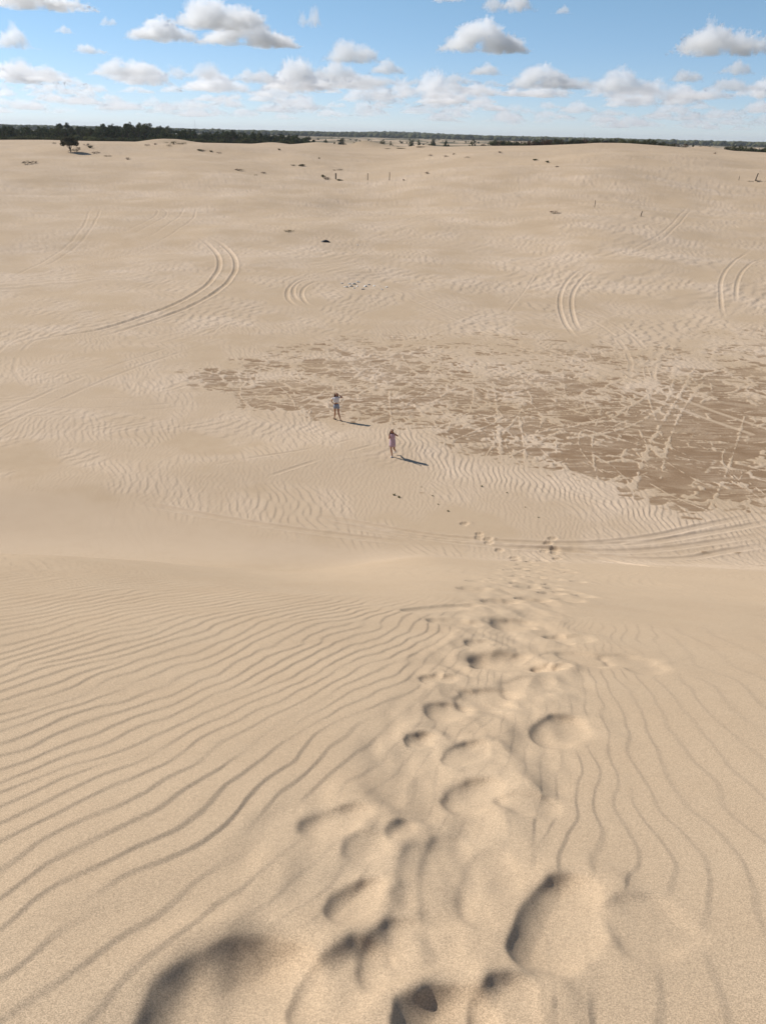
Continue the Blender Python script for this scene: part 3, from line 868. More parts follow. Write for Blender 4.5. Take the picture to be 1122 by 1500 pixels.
# dense bushes
def bush_kind(seed, n=420, size=0.10, fill=0.5, spread=0.36, mat=None):
    r = np.random.default_rng(seed); blobs = []
    for i in range(int(r.integers(6, 10))):
        a = r.uniform(0, 6.28); q = r.uniform(0, spread)
        br = r.uniform(0.16, 0.26); blobs.append((math.cos(a)*q, math.sin(a)*q, r.uniform(0.25, 0.74)*(1-0.6*q), br, br*1.15))
    V, Fc = [], []
    for b in blobs[:5]:
        tube(V, Fc, [(b[0]*0.15, b[1]*0.15, -0.06), (b[0]*0.6, b[1]*0.6, b[2]*0.5), (b[0], b[1], b[2])], [0.022, 0.015, 0.005], 4)
    return mesh_from('stem', V, Fc, M_BARK), leaf_mesh('foliage', blobs, n, size, seed, mat or M_BUSH, fill)
BUSH = [bush_kind(400+i) for i in range(6)]
SPARSE = [bush_kind(450+i, 170, 0.09, 0.2, 0.42, M_RED) for i in range(3)]
def bush(px, yt, yb, wpx, label, group=None, mat=None, R=None, kinds=None, name='bush', cat='bush'):
    if R is None:
        p = px_hit(px, yb); x, y = p[0], p[1]; R = math.hypot(x, y)
    else:
        x, y = at_R(px, R)
    gz = ground_z(x, y)
    h = max(z_at(px, yt, R)-gz, 0.25); w = wpx*R/1010*1.15
    root = bpy.data.objects.new(name, None); col.objects.link(root)
    root.location = (x, y, gz); root.rotation_euler = (0, 0, random.uniform(0, 6.28)); root.scale = (w, w, h*1.05)
    tag(root, label, cat, group, 'thing')
    st, fo = random.choice(kinds or BUSH)
    link('stem', st, root); c = link('foliage', fo, root)
    if mat: c.material_slots[0].link = 'OBJECT'; c.material_slots[0].material = mat
    return root
for i in range(46):                                       # olive scrub along the foot of the wood
    px = -30 + i*10.6 + random.uniform(-4, 4); yb = float(np.interp(px, [p[0] for p in _crest_px], [p[1] for p in _crest_px]))
    bush(px, yb-random.uniform(4, 9), yb, random.uniform(10, 20), 'low olive scrub bush along the foot of the left skyline wood', 'olive scrub at the foot of the wood',
         random.choice([M_OLIVE, M_BUSH, M_BUSH]), R=random.uniform(398, 425))
# scrub strips on the crest, right half
G1 = 'dark scrub on the right hand crest'
for x0, x1, yt0, yt1, R0, mats, nn in [
    (722,806,206,207,408,[M_BUSH,M_BUSH,M_RED],20), (795,872,205,203.5,404,[M_BUSH,M_RED,M_BUSH],18), (868,890,204,204,410,[M_BUSH],4),
    (894,958,203.5,205,402,[M_BUSH,M_OLIVE,M_OLIVE],15), (958,972,208,208,400,[M_BUSH],3), (1066,1130,214,217,404,[M_BUSH,M_BUSH,M_OLIVE],16)]:
    for i in range(nn):
        t = (i+random.uniform(-0.3, 0.3))/(nn-1); px = x0+(x1-x0)*t
        yb = float(np.interp(px, [p[0] for p in _crest_px], [p[1] for p in _crest_px]))
        bush(px, yt0+(yt1-yt0)*t+random.uniform(-3, 0.8), yb, random.uniform(7, 13), 'dark scrub bush in the unbroken strip of scrub along the right hand crest', G1,
             random.choice(mats), R=R0+random.uniform(-8, 14))
for px, yt, yb, w, R, mt, lab in [
    (982,208.5,214,11,398,M_BUSH,'dark round bush at the left end of the broken scrub on the right crest'),
    (992,208.5,214.5,10,398,M_RED,'brown dead bush beside the dark round bush on the right crest'),
    (1004,209,215,9,399,M_RED,'reddish bare bush in the middle of the broken scrub on the right crest'),
    (1015,211,217,4,398,M_BUSH,'tiny upright bush standing alone on the right crest'),
    (1032,213,218,14,402,M_RED,'low brown scrub patch on the right crest before the sandy gap'),
    (1042,215,219,9,402,M_RED,'flat brown scrub tuft at the edge of the sandy gap on the right'),
    (1076,215.5,224,12,396,M_BUSH,'dense dark bush at the head of the low strip at the right edge'),
    (560,201.5,213,9,520,M_BUSH,'dark bush behind the left side of the grassy mound'),
    (572,205,213,7,500,M_BUSH,'small dark bush right of the grassy mound, its left neighbour is taller'),
    (603,202.5,208,8,640,M_BUSH,'dark bush in the pale dunes directly below the far wooded hill'),
    (613,202.5,208,5,660,M_BUSH,'slim dark bush just right of the one below the far wooded hill'),
    (635,203.5,209,9,620,M_BUSH,'flat dark bush in the pale dunes between the far hill and the round bush'),
    (653,203,213,8,560,M_BUSH,'dark bush in the pale dunes, upper of a staggered pair right of centre'),
    (657,208,214,10,520,M_BUSH,'dark bush in the pale dunes, lower of a staggered pair right of centre'),
    (694,202,213,13,500,M_BUSH,'large round dark tree shaped bush in the pale dunes right of centre'),
    (692,208,215,8,470,M_BUSH,'small dark bush at the foot of the large round dune bush'),
    (631,210,218,11,405,M_OLIVE,'olive green bush on the crest right of the grassy mound'),
    (585,216.5,220,19,375,M_BUSH,'flat dark green mat of scrub in front of the grassy mound'),
    (568,217.5,221,10,370,M_OLIVE,'olive clump left of the flat dark green mat of scrub'),
    (618,217,221,14,378,M_DRY,'straw coloured grass hummock below the olive crest bush'),
    (710,210,215,8,404,M_RED,'small brown bush at the left end of the right hand scrub strip'),
    (520,206,215,8,470,M_BUSH,'round dark bush left of the grassy mound, nearer of the two'),
    (530,205,212,7,520,M_BUSH,'round dark bush left of the grassy mound, farther of the two'),
    (502,200,209,12,560,M_BUSH,'broad dark bush on the pale dune left of the centre skyline'),
    (478,202,210,8,560,M_BUSH,'dark bush at the right end of the left skyline wood'),
    (490,206,212,6,500,M_BUSH,'small dark bush under the broad one on the pale dune left of centre'),
    (545,209,214,22,399,M_OLIVE,'olive grass cap on top of the grassy mound'),
    (510,211,216,14,440,M_OLIVE,'low olive scrub in the dip left of the grassy mound')]:
    bush(px, yt, yb, w, lab, None, mt, R=R, kinds=SPARSE if mt is M_RED else BUSH)
for i in range(150):                                       # scattered over the low dunes behind the crest
    R = random.uniform(520, 1900); px = random.uniform(462, 1140)
    x, y = at_R(px, R); gz = ground_z(x, y); h = random.uniform(1.2, 3.8); w = h*random.uniform(1.1, 2.2)
    root = bpy.data.objects.new('bush', None); col.objects.link(root); root.location = (x, y, gz); root.scale = (w, w, h); root.rotation_euler = (0, 0, random.uniform(0, 6))
    tag(root, 'small dark bush scattered over the low pale dunes far behind the crest', 'bush', 'bushes scattered over the low dunes behind the crest')
    st, fo = random.choice(BUSH); link('stem', st, root); link('foliage', fo, root)

# tufts, hummock grass and dead scrub lying about on the open sand
for px, yt, yb, w, mt, lab in [
    (39.5,233.5,241,9,M_GREYB,'round grey brown bush on the open sand near the left edge'), (50,234.5,239,9,M_RED,'low reddish tuft right beside the round grey bush at the left'),
    (80,207.5,211,5,M_GREYB,'tiny grey tuft left of the lone tree'), (130,209,214,10,M_GREYB,'pale grey brush heap right of the lone tree'),
    (132,213,216.5,8,M_BUSH,'dark tuft at the foot of the pale grey brush heap'), (141,221,224.5,9,M_RED,'brown tuft on a low sand step right of the lone tree'),
    (158,226.5,229.5,9,M_RED,'brown tuft farther down the low sand step right of the lone tree'), (187,230,234,8,M_GREYB,'small grey bush alone below the sand step at left'),
    (216,210,213.5,6,M_RED,'dark brown tuft on the left crest under the tallest skyline trees'), (227,209,212,7,M_RED,'flat brown tuft beside the one under the tallest skyline trees'),
    (248,211,214,6,M_DRY,'dry tuft on the crest left of the straw mound'), (255,206,211,20,M_DRY,'straw coloured grass on the crest mound below the wood'),
    (268,208,211,10,M_DRY,'smaller straw clump right of the crest mound below the wood'),
    (292,218,221,8,M_OLIVE,'dark tuft on the smooth swell, first of three from the left'), (298,218.5,221,7,M_RED,'brown tuft on the smooth swell, second of three from the left'),
    (310,220,222.5,6,M_OLIVE,'small tuft on the smooth swell, third of three from the left'), (321,222,225,6,M_RED,'brown tuft on the right flank of the smooth swell'),
    (352,246,250,12,M_RED,'low brown dead scrub at the right end of the long dim hollow'), (387,251,254,8,M_RED,'little brown scrub clump right of the low dead scrub'),
    (409,217,220,4,M_OLIVE,'tiny green tuft below the end of the left skyline wood'), (443,239.5,243.5,9,M_BUSH,'dark flat tuft on the open sand left of the fence posts'),
    (430,240,243,8,M_DRY,'dry tuft left of the dark flat tuft near the fence posts'), (490,247.5,250,4,M_RED,'small dark tuft above the thick fence post'),
    (498,247,249.5,8,M_GREYB,'flat grey tuft just right above the thick fence post'), (473.5,255,260,6,M_BUSH,'dark bush on the tip of the hummock left of the thick post'),
    (480,258.5,263,11,M_RED,'brown dead grass on the back of the hummock by the thick post'), (497,262,264.5,8,M_OLIVE,'olive tuft at the foot of the thick fence post'),
    (592,261.5,264.5,5,M_RED,'little brown tuft right of the thin fence posts'), (626,251,254.5,7,M_RED,'dark reddish bush alone on the sand right of the posts'),
    (468,230.5,233,3,M_OLIVE,'speck of green tuft between the crest and the dark flat tuft'), (631,225.5,228.5,6,M_RED,'brown tuft below the straw hummock'),
    (653,227,229.5,8,M_RED,'long low brown tuft on the sand right of the straw hummock'), (664,224,226.5,6,M_DRY,'dry tuft above the long low brown tuft'),
    (684,228.5,231,6,M_DRY,'faint dry tuft alone right of the long low brown tuft'), (733,220.5,224,7,M_RED,'brown tuft on the bare rise right of centre'),
    (783,232,235,8,M_OLIVE,'green tuft on the bare right rise, first of a descending row'), (802,235,238,6,M_OLIVE,'green tuft on the bare right rise, second of a descending row'),
    (815,242,245,6,M_RED,'brown tuft on the bare right rise, last of a descending row'), (812,308,313,13,M_RED,'brown dead hummock scrub in the rippled plain at right'),
    (1047,222.5,225.5,4,M_RED,'speck of brown tuft below the sandy gap on the right'), (1110,263,266,9,M_GREYB,'grey grass around the leaning post at the right'),
    (1098,264,266,6,M_GREYB,'thin grey grass left of the leaning post at the right'), (423,336,339,14,M_DRY,'faint dry mound tuft in the open plain left of the dark lump'),
    (375,255,257,5,M_DRY,'dry grass speck left of the little brown scrub clump')]:
    bush(px, yt, yb, w, lab, None, mt, kinds=SPARSE if mt in (M_RED, M_GREYB, M_DRY) else BUSH, name='grass_tuft' if mt in (M_DRY,) else 'bush', cat='grass' if mt is M_DRY else 'bush')

# the lone tree on the open sand
p = px_hit(104, 222.5); Rt = math.hypot(p[0], p[1])
top = z_at(103, 199.5, Rt); Ht = top-p[2]
root = bpy.data.objects.new('tree', None); col.objects.link(root); root.location = (p[0], p[1], ground_z(p[0], p[1])); root.rotation_euler = (0, 0, -math.atan2(p[0], p[1]))
tag(root, 'lone round crowned tree on open sand before the wood at left', 'tree')
V, Fc = [], []
u = Ht
tube(V, Fc, [(0, 0, -0.3), (0.02*u, 0, 0.12*u), (-0.04*u, 0, 0.3*u), (-0.10*u, 0.02*u, 0.55*u)], [0.045*u, 0.035*u, 0.026*u, 0.01*u], 7)
for ex, ey, ez in [(0.28, 0.06, 0.55), (-0.34, -0.1, 0.5), (0.1, -0.2, 0.7), (0.02, 0.22, 0.66), (-0.22, 0.14, 0.68), (-0.2, -0.05, 0.02), (0.36, 0.05, 0.1)]:
    tube(V, Fc, [(0, 0, 0.14*u), (ex*0.5*u, ey*0.5*u, (0.14+(ez-0.14)*0.6)*u), (ex*u, ey*u, ez*u)], [0.026*u, 0.016*u, 0.006*u], 5)
link('trunk', mesh_from('trunk', V, Fc, M_BARK), root)
bl = [(-0.36,0,0.5,0.17,0.13),(-0.3,0.1,0.66,0.19,0.15),(-0.12,-0.1,0.78,0.22,0.16),(0.1,0.05,0.8,0.22,0.17),(0.3,-0.05,0.68,0.2,0.15),(0.36,0.05,0.52,0.17,0.13),(0,0.2,0.6,0.24,0.17),(-0.05,-0.22,0.58,0.24,0.16),(0.18,-0.15,0.56,0.2,0.13),(-0.18,0,0.86,0.14,0.1)]
link('crown', leaf_mesh('crown', [(a*1.18*u, b*1.18*u, c*u, d*1.2*u, e*1.1*u) for a, b, c, d, e in bl], 3600, 0.075*u, 71, foliage_mat('brownish_needles', (0.055, 0.052, 0.034), (0.125, 0.115, 0.07)), 0.5), root)
bush(113, 213.5, 222.5, 10, 'reddish dead bush leaning against the foot of the lone tree', None, M_RED, kinds=SPARSE)

# far woodland, one mass of crowns out to the horizon
def far_wood():
    r = np.random.default_rng(88)
    bm = bmesh.new(); bmesh.ops.create_icosphere(bm, subdivisions=2, radius=1.0)
    base = np.array([v.co[:] for v in bm.verts]); fc = np.array([[v.index for v in f.verts] for f in bm.faces]); bm.free()
    n = 5200
    R = np.concatenate([r.uniform(2250, 2900, n//2), r.uniform(2900, 7000, n-n//2)]); az = r.uniform(-0.56, 0.56, n)
    x = R*np.sin(az); y = R*np.cos(az); gz = H0(x, y)
    Vs, Fs = [], []
    for i in range(n):
        s_ = r.uniform(4.5, 8.5); k = base*(1+0.22*r.normal(size=(len(base), 1)))
        Vs.append(k*[s_*1.15, s_*1.15, s_*0.75] + [x[i], y[i], gz[i]+s_*0.55]); Fs.append(fc+i*len(base))
    V = np.concatenate(Vs); Fq = np.concatenate(Fs)
    me = bpy.data.meshes.new('far_woodland'); me.vertices.add(len(V)); me.vertices.foreach_set('co', V.astype(np.float32).ravel())
    me.loops.add(Fq.size); me.loops.foreach_set('vertex_index', Fq.astype(np.int32).ravel())
    me.polygons.add(len(Fq)); me.polygons.foreach_set('loop_start', np.arange(len(Fq), dtype=np.int32)*3); me.update(calc_edges=True)
    me.materials.append(M_BUSH)
    o = link('far_woodland', me); tag(o, 'dark blue green woodland band along the far horizon', 'woodland', None, 'stuff')
far_wood()

# fence posts
def post(px, yt, yb, rad, lean, label):
    p = px_hit(px, yb); R = math.hypot(p[0], p[1]); h = z_at(px, yt, R)-p[2]
    V, Fc = [], []
    tube(V, Fc, [(0, 0, -0.4), (lean*h*0.5, 0, h*0.5), (lean*h, 0, h*0.985), (lean*h, 0, h)], [rad, rad*0.96, rad*0.9, rad*0.6], 8)
    o = link('fence_post', mesh_from('fence_post', V, Fc, M_WOOD)); o.location = (p[0], p[1], ground_z(p[0], p[1]))
    o.rotation_euler = (0, 0, -math.atan2(p[0], p[1])); tag(o, label, 'post', 'old fence posts in the sand')
post(492, 253.5, 262.5, 0.17, 0.0, 'thick wooden post by the brushy hummock, first of three')
post(538.6, 253.5, 264, 0.085, 0.0, 'thin upright post standing in the middle of three')
post(570.5, 252, 264, 0.085, 0.0, 'thin upright post at the right end of three')
post(1105.3, 253.5, 265, 0.13, 0.2, 'dark post leaning right at the right edge')
post(1081.5, 258, 264, 0.06, 0.0, 'faint thin post left of the leaning post at the right')
post(870.5, 293, 303.8, 0.055, 0.0, 'thin pale upright post in the rippled plain at right')
post(937.6, 309.5, 317, 0.075, 0.22, 'short dark post leaning right in the rippled plain')

# masts on the horizon
M_STEEL = plain_mat('galvanised_steel', (0.33, 0.34, 0.36), 0.5)
def mast(px, yt, R, label):
    x, y = at_R(px, R); g = ground_z(x, y); h = z_at(px, yt, R)-g
    V, Fc = [], []; w = 0.9
    for k in range(3):
        a = k*2.094; tube(V, Fc, [(math.cos(a)*w, math.sin(a)*w, 0), (math.cos(a)*w, math.sin(a)*w, h)], [0.18, 0.18], 4)
    for i in range(int(h/3)):
        for k in range(3):
            a = k*2.094; b = (k+1)*2.094
            tube(V, Fc, [(math.cos(a)*w, math.sin(a)*w, i*3), (math.cos(b)*w, math.sin(b)*w, i*3+3)], [0.09, 0.09], 3)
    o = link('radio_mast', mesh_from('radio_mast', V, Fc, M_STEEL)); o.location = (x, y, g); tag(o, label, 'mast')
mast(854, 194, 4200, 'thin radio mast above the far woods at right')
mast(288, 176, 4600, 'thin radio mast above the far woods behind the left skyline trees')

# slabs of pale rubble lying on the plain
M_STONE = plain_mat('pale_stone', (0.58, 0.54, 0.48), 0.9, 0.22, 6)
def slab(px, py, wpx, tilt, label, seed):
    p = px_hit(px, py); R = math.hypot(p[0], p[1]); w = wpx*R/1020
    r = np.random.default_rng(seed); bm = bmesh.new()
    n = 9; ring = [(math.cos(t)*r.uniform(0.34, 0.55)*w, math.sin(t)*r.uniform(0.3, 0.5)*w) for t in np.linspace(0, 2*math.pi, n, endpoint=False)]
    th = w*r.uniform(0.09, 0.16)
    lo = [bm.verts.new((a, b, -0.05)) for a, b in ring]; mi = [bm.verts.new((a*1.02, b*1.02, th*0.6)) for a, b in ring]; hi = [bm.verts.new((a*0.86, b*0.86, th*r.uniform(0.9, 1.2))) for a, b in ring]
    for A_, B_ in ((lo, mi), (mi, hi)):
        for i in range(n): bm.faces.new((A_[i], A_[(i+1) % n], B_[(i+1) % n], B_[i]))
    bm.faces.new(hi); bm.faces.new(lo[::-1])
    me = bpy.data.meshes.new('broken_stone'); bm.to_mesh(me); bm.free(); me.materials.append(M_STONE)
    o = link('broken_stone', me); o.location = (p[0], p[1], ground_z(p[0], p[1])+0.02); o.rotation_euler = (tilt, r.uniform(-0.3, 0.3), r.uniform(0, 6)); tag(o, label, 'stone', 'pale rubble slabs on the plain', 'thing')
for i, (px, py, w, t, lab) in enumerate([
    (500.5,415,4,0.1,'flat pale slab at the far left of the rubble patch'), (507,420.5,6,0.15,'long pale slab on the left of the rubble patch, lowest of its heap'),
    (513.5,419.5,7,0.5,'tilted slab with a dark shaded front in the left rubble heap'), (512,416,5,0.2,'upper slab of the left rubble heap'),
    (518,416.2,6,0.3,'slab at the upper right of the left rubble heap'), (525,413.5,5,0.25,'topmost pale slab between the two rubble heaps'),
    (519,422.5,4,0.4,'small dark edged slab under the left rubble heap'), (523,419.8,4,0.5,'blocky slab closing the left rubble heap on the right'),
    (531.5,424,5,0.4,'lowest slab of the middle rubble heap'), (535,420,6,0.35,'broad grey slab in the middle rubble heap'),
    (540,417.5,5,0.5,'grey slab at the top of the middle rubble heap'), (548,419,4,0.2,'pale slab right of the middle rubble heap'),
    (559.5,424.2,5,0.5,'dark fronted slab apart on the right of the rubble'), (566,420.8,4,0.3,'small pale slab at the far right of the rubble'),
    (524,359,3,0.2,'single small pale stone in the plain above the rubble patch')]):
    slab(px, py, w, t, lab, 500+i)

# dark heap on the plain
p = px_hit(477, 354.6); R = math.hypot(p[0], p[1])
bm = bmesh.new(); bmesh.ops.create_icosphere(bm, subdivisions=4, radius=1)
for v in bm.verts:
    c = v.co; n = 0.18*math.sin(c.x*5+c.y*3)+0.12*math.sin(c.y*9-c.x*4)+0.08*math.sin(c.z*11+c.x*9)
    v.co = Vector((c.x*(0.62+0.1*n), c.y*(0.42+0.1*n), max(c.z, -0.1)*(0.30+0.12*n)*(1.0-0.35*abs(c.x))))
me = bpy.data.meshes.new('debris_heap'); bm.to_mesh(me); bm.free(); me.shade_smooth(); me.materials.append(plain_mat('black_debris', (0.022, 0.020, 0.019), 0.6))
o = link('debris_heap', me); o.location = (p[0], p[1], ground_z(p[0], p[1])); tag(o, 'small black heap of debris lying alone on the open plain', 'debris')

# sprigs on the near floor
def sprig_mesh(seed):
    r = np.random.default_rng(seed); V, Fc = [], []
    for i in range(26):
        a = r.uniform(0, 6.28); l = r.uniform(0.12, 0.3); b = Vector((math.cos(a)*0.04, math.sin(a)*0.04, 0)); t = Vector((math.cos(a)*l*0.8, math.sin(a)*l*0.8, l*r.uniform(0.4, 1)))
        s_ = Vector((-math.sin(a), math.cos(a), 0))*0.018; k = len(V)
        V += [b-s_, b+s_, (b+t)*0.5+s_*1.3+Vector((0, 0, 0.03)), t, (b+t)*0.5-s_*1.3+Vector((0, 0, 0.03))]; Fc.append((k, k+1, k+2, k+3, k+4))
    return mesh_from('grass_sprig', V, Fc, M_SPRIG)
M_SPRIG = foliage_mat('sprig_green', (0.09, 0.10, 0.04), (0.17, 0.17, 0.075))
_sp = [sprig_mesh(i) for i in range(3)]
for i, (px, py, sc_, lab) in enumerate([(577,725.5,1.5,'green sprig on the rippled floor, upper of the leaning pair below the walkers'), (584.5,729,1.6,'green sprig on the rippled floor, lower of the leaning pair below the walkers'),
    (633,726.5,0.9,'tiny sprig right of the leaning sprig pair'), (641.5,739,0.8,'tiny sprig below right of the leaning sprig pair'), (656,749,1.1,'sprig beside a drift ridge near the dune foot'),
    (705,712.5,1.3,'sprig on the rippled drift right of the pink dressed walker'), (617,713.5,0.7,'tiny sprig just under the pink dressed walker'), (742,722,0.9,'tiny sprig on the drift at the head of the footprint trail'),
    (769,743,0.8,'tiny sprig on the drift left of the long drift ridges'), (788,758,0.9,'tiny sprig lowest on the drift near the wheel tracks')]):
    p = px_hit(px, py); o = link('grass_sprig', _sp[i % 3]); o.location = (p[0], p[1], ground_z(p[0], p[1])-0.01); o.scale = (sc_*0.27,)*3; o.rotation_euler = (0, 0, i*1.7); tag(o, lab, 'plant', None, 'thing')

# ------------------------------------------------------------------ people
M_SKIN = plain_mat('skin', (0.36, 0.19, 0.12), 0.55, 0.06, 20)
M_HAIR = plain_mat('dark_hair', (0.016, 0.010, 0.008), 0.8, 0.3, 60, 0.05)
M_EYE = plain_mat('dark_eye', (0.015, 0.011, 0.010), 0.2)
M_LIP = plain_mat('lip', (0.30, 0.09, 0.08), 0.5)
M_WHITE = plain_mat('white_cotton', (0.64, 0.64, 0.66), 0.9, 0.04)
M_DENIM = plain_mat('blue_denim', (0.24, 0.28, 0.36), 0.9, 0.25, 40)
M_DRESS = plain_mat('lilac_cotton', (0.46, 0.33, 0.40), 0.9, 0.14, 22)
M_BLACK = plain_mat('black_shoe', (0.02, 0.019, 0.019), 0.6)
M_SHOE = plain_mat('white_shoe', (0.66, 0.64, 0.62), 0.7)

def skinned(name, nodes, edges, root, mat, parent, levels=2):
    """nodes: name -> (x, y, z, radius); one continuous surface grown over the joints"""
    ids = {k: i for i, k in enumerate(nodes)}
    me = bpy.data.meshes.new(name); me.from_pydata([v[:3] for v in nodes.values()], [(ids[a], ids[b]) for a, b in edges], [])
    o = bpy.data.objects.new(name, me); col.objects.link(o)
    sk = o.modifiers.new('skin', 'SKIN'); sk.use_smooth_shade = True; sk.branch_smoothing = 0.35
    if not me.skin_vertices: 
        bpy.context.view_layer.objects.active = o
    for i, v in enumerate(nodes.values()):
        r_ = v[3] if isinstance(v[3], tuple) else (v[3], v[3])
        me.skin_vertices[0].data[i].radius = r_; me.skin_vertices[0].data[i].use_root = (i == ids[root])
    sb = o.modifiers.new('sub', 'SUBSURF'); sb.levels = levels; sb.render_levels = levels
    bpy.context.view_layer.update()
    me2 = bpy.data.meshes.new_from_object(o.evaluated_get(bpy.context.evaluated_depsgraph_get()))
    bpy.data.objects.remove(o); bpy.data.meshes.remove(me)
    me2.name = name; me2.materials.clear(); me2.materials.append(mat); me2.shade_smooth()
    return link(name, me2, parent)

def lerp(a, b, t): return tuple(a[i]+(b[i]-a[i])*t for i in range(3))
def person(label, at, yaw, J, hair_fn):
    """J: joint positions in the figure's own frame, facing -y"""
    root = bpy.data.objects.new('person', None); col.objects.link(root)
    root.location = (at[0], at[1], ground_z(at[0], at[1])-0.012); root.rotation_euler = (0, 0, yaw); tag(root, label, 'person')
    N, E = {}, []
    def add(k, p, r, par=None):
        N[k] = (*p, r)
        if par: E.append((par, k))
    add('pelvis', J['pelvis'], (0.125, 0.095))
    add('waist', lerp(J['pelvis'], J['chest'], 0.45), (0.105, 0.08), 'pelvis')
    add('chest', J['chest'], (0.13, 0.09), 'waist')
    add('neck0', lerp(J['chest'], J['neck'], 0.75), (0.075, 0.06), 'chest')
    add('neck', J['neck'], 0.046, 'neck0')
    h = J['head']; f = J.get('face', (0, -1, 0))
    add('jaw', (h[0]+f[0]*0.018, h[1]+f[1]*0.018, h[2]-0.072), (0.058, 0.066), 'neck')
    add('head', h, (0.074, 0.09), 'jaw')
    add('crown_of_head', (h[0], h[1]+0.008, h[2]+0.062), (0.062, 0.072), 'head')
    add('nose', (h[0]+f[0]*0.103, h[1]+f[1]*0.103, h[2]-0.022), 0.011, 'head')
    for s_, k in ((-1, 'l'), (1, 'r')):
        add('ear'+k, (h[0]-f[1]*s_*0.082, h[1]+f[0]*s_*0.082, h[2]-0.012), 0.014, 'head')
        sh, el, wr = J['shoulder'+k], J['elbow'+k], J['wrist'+k]
        add('sh'+k, sh, 0.052, 'neck0'); add('ua'+k, lerp(sh, el, 0.5), 0.042, 'sh'+k); add('el'+k, el, 0.034, 'ua'+k)
        add('fa'+k, lerp(el, wr, 0.4), 0.034, 'el'+k); add('wr'+k, wr, 0.023, 'fa'+k)
        hd = Vector(J['hand'+k]); d = hd.normalized(); wv = Vector(wr); side = d.cross(Vector((0.15, -0.6, 0.75))).normalized(); curl = d.cross(side).normalized()
        palm = wv+d*0.05; add('palm'+k, palm, (0.03, 0.018), 'wr'+k); add('knuckle'+k, wv+d*0.082, (0.034, 0.015), 'palm'+k)
        for i, (off, ln) in enumerate(((-0.030, 0.066), (-0.010, 0.076), (0.010, 0.072), (0.029, 0.056))):
            b = wv+d*0.092+side*off; m1 = b+d*ln*0.5+curl*0.008; tp = b+d*ln*0.85+curl*0.030
            add('f%d%s' % (i, k), b, 0.0095, 'knuckle'+k); add('g%d%s' % (i, k), m1, 0.0085, 'f%d%s' % (i, k)); add('t%d%s' % (i, k), tp, 0.0065, 'g%d%s' % (i, k))
        tb = wv+d*0.035-side*0.034; add('th'+k, tb, 0.011, 'palm'+k); add('tt'+k, tb+d*0.042-side*0.02+curl*0.012, 0.008, 'th'+k)
        hp, kn, an, to = J['hip'+k], J['knee'+k], J['ankle'+k], J['toe'+k]
        add('hp'+k, hp, 0.088, 'pelvis'); add('tg'+k, lerp(hp, kn, 0.45), 0.073, 'hp'+k); add('kn'+k, kn, 0.05, 'tg'+k)
        add('cf'+k, lerp(kn, an, 0.32), 0.052, 'kn'+k); add('sn'+k, lerp(kn, an, 0.75), 0.034, 'cf'+k); add('an'+k, an, 0.032, 'sn'+k)
        add('ft'+k, lerp(an, to, 0.55), (0.034, 0.026), 'an'+k); add('to'+k, to, (0.032, 0.018), 'ft'+k)
    skinned('body', N, E, 'pelvis', M_SKIN, root)
    # face
    def ball(nm, c, r, mat):
        bm = bmesh.new(); bmesh.ops.create_uvsphere(bm, u_segments=12, v_segments=8, radius=1, matrix=Matrix.Translation(c) @ Matrix.Diagonal((*r, 1)))
        me = bpy.data.meshes.new(nm); bm.to_mesh(me); bm.free(); me.materials.append(mat); me.shade_smooth(); return link(nm, me, root)
    hv = Vector(h); fv = Vector(f).normalized(); sv = fv.cross(Vector((0, 0, 1))).normalized()
    for s_ in (-1, 1): ball('eye', hv+fv*0.076+sv*s_*0.031+Vector((0, 0, 0.008)), (0.014, 0.014, 0.009), M_EYE)
    ball('lips', hv+fv*0.082+Vector((0, 0, -0.062)), (0.022, 0.014, 0.008), M_LIP)
    hair_fn(root, J, hv, fv, sv)
    return root, N

def hair_of(strands, cap=0.098):
    def fn(root, J, h, f, s):
        N = {'top': (*(h-f*0.010+Vector((0, 0, 0.060))), (0.090, 0.094)), 'back': (*(h-f*0.035), (0.085, 0.088)), 'nape': (*(h-f*0.055-Vector((0, 0, 0.085))), (0.07, 0.05))}
        E = [('top', 'back'), ('back', 'nape')]
        for i, st in enumerate(strands):
            prev = 'back'
            for j, (a, b, c, r) in enumerate(st):
                k = 's%d_%d' % (i, j); N[k] = (*(h+s*a-f*b+Vector((0, 0, c))), r); E.append((prev, k)); prev = k
        skinned('hair', N, E, 'back', M_HAIR, root)
    return fn

def loft(name, rings, mat, parent, seg=28, fold=0.0, seed=0):
    """closed cloth tube: rings of (x, y, z, rx, ry)"""
    r = np.random.default_rng(seed); ph = r.uniform(0, 6.28, 3); V, Fc = [], []
    n = len(rings)
    for th_ in (0.0, -0.008):
        for i, (x, y, z, rx, ry) in enumerate(rings):
            t = i/(n-1)
            for k in range(seg):
                a = 2*math.pi*k/seg; w = 1+fold*t*(math.sin(5*a+ph[0])+0.6*math.sin(8*a+ph[1]))
                V.append((x+math.cos(a)*(rx+th_)*w, y+math.sin(a)*(ry+th_)*w, z+0.02*t*fold*8*math.sin(3*a+ph[2])))
    for b in (0, 1):
        o_ = b*n*seg
        for i in range(n-1):
            for k in range(seg):
                q = (o_+i*seg+k, o_+i*seg+(k+1) % seg, o_+(i+1)*seg+(k+1) % seg, o_+(i+1)*seg+k)
                Fc.append(q if b else q[::-1])
    for i in (0, n-1):
        for k in range(seg):
            q = (i*seg+k, i*seg+(k+1) % seg, n*seg+i*seg+(k+1) % seg, n*seg+i*seg+k); Fc.append(q if i == 0 else q[::-1])
    me = mesh_from(name, V, Fc, mat); me.shade_smooth(); return link(name, me, parent)

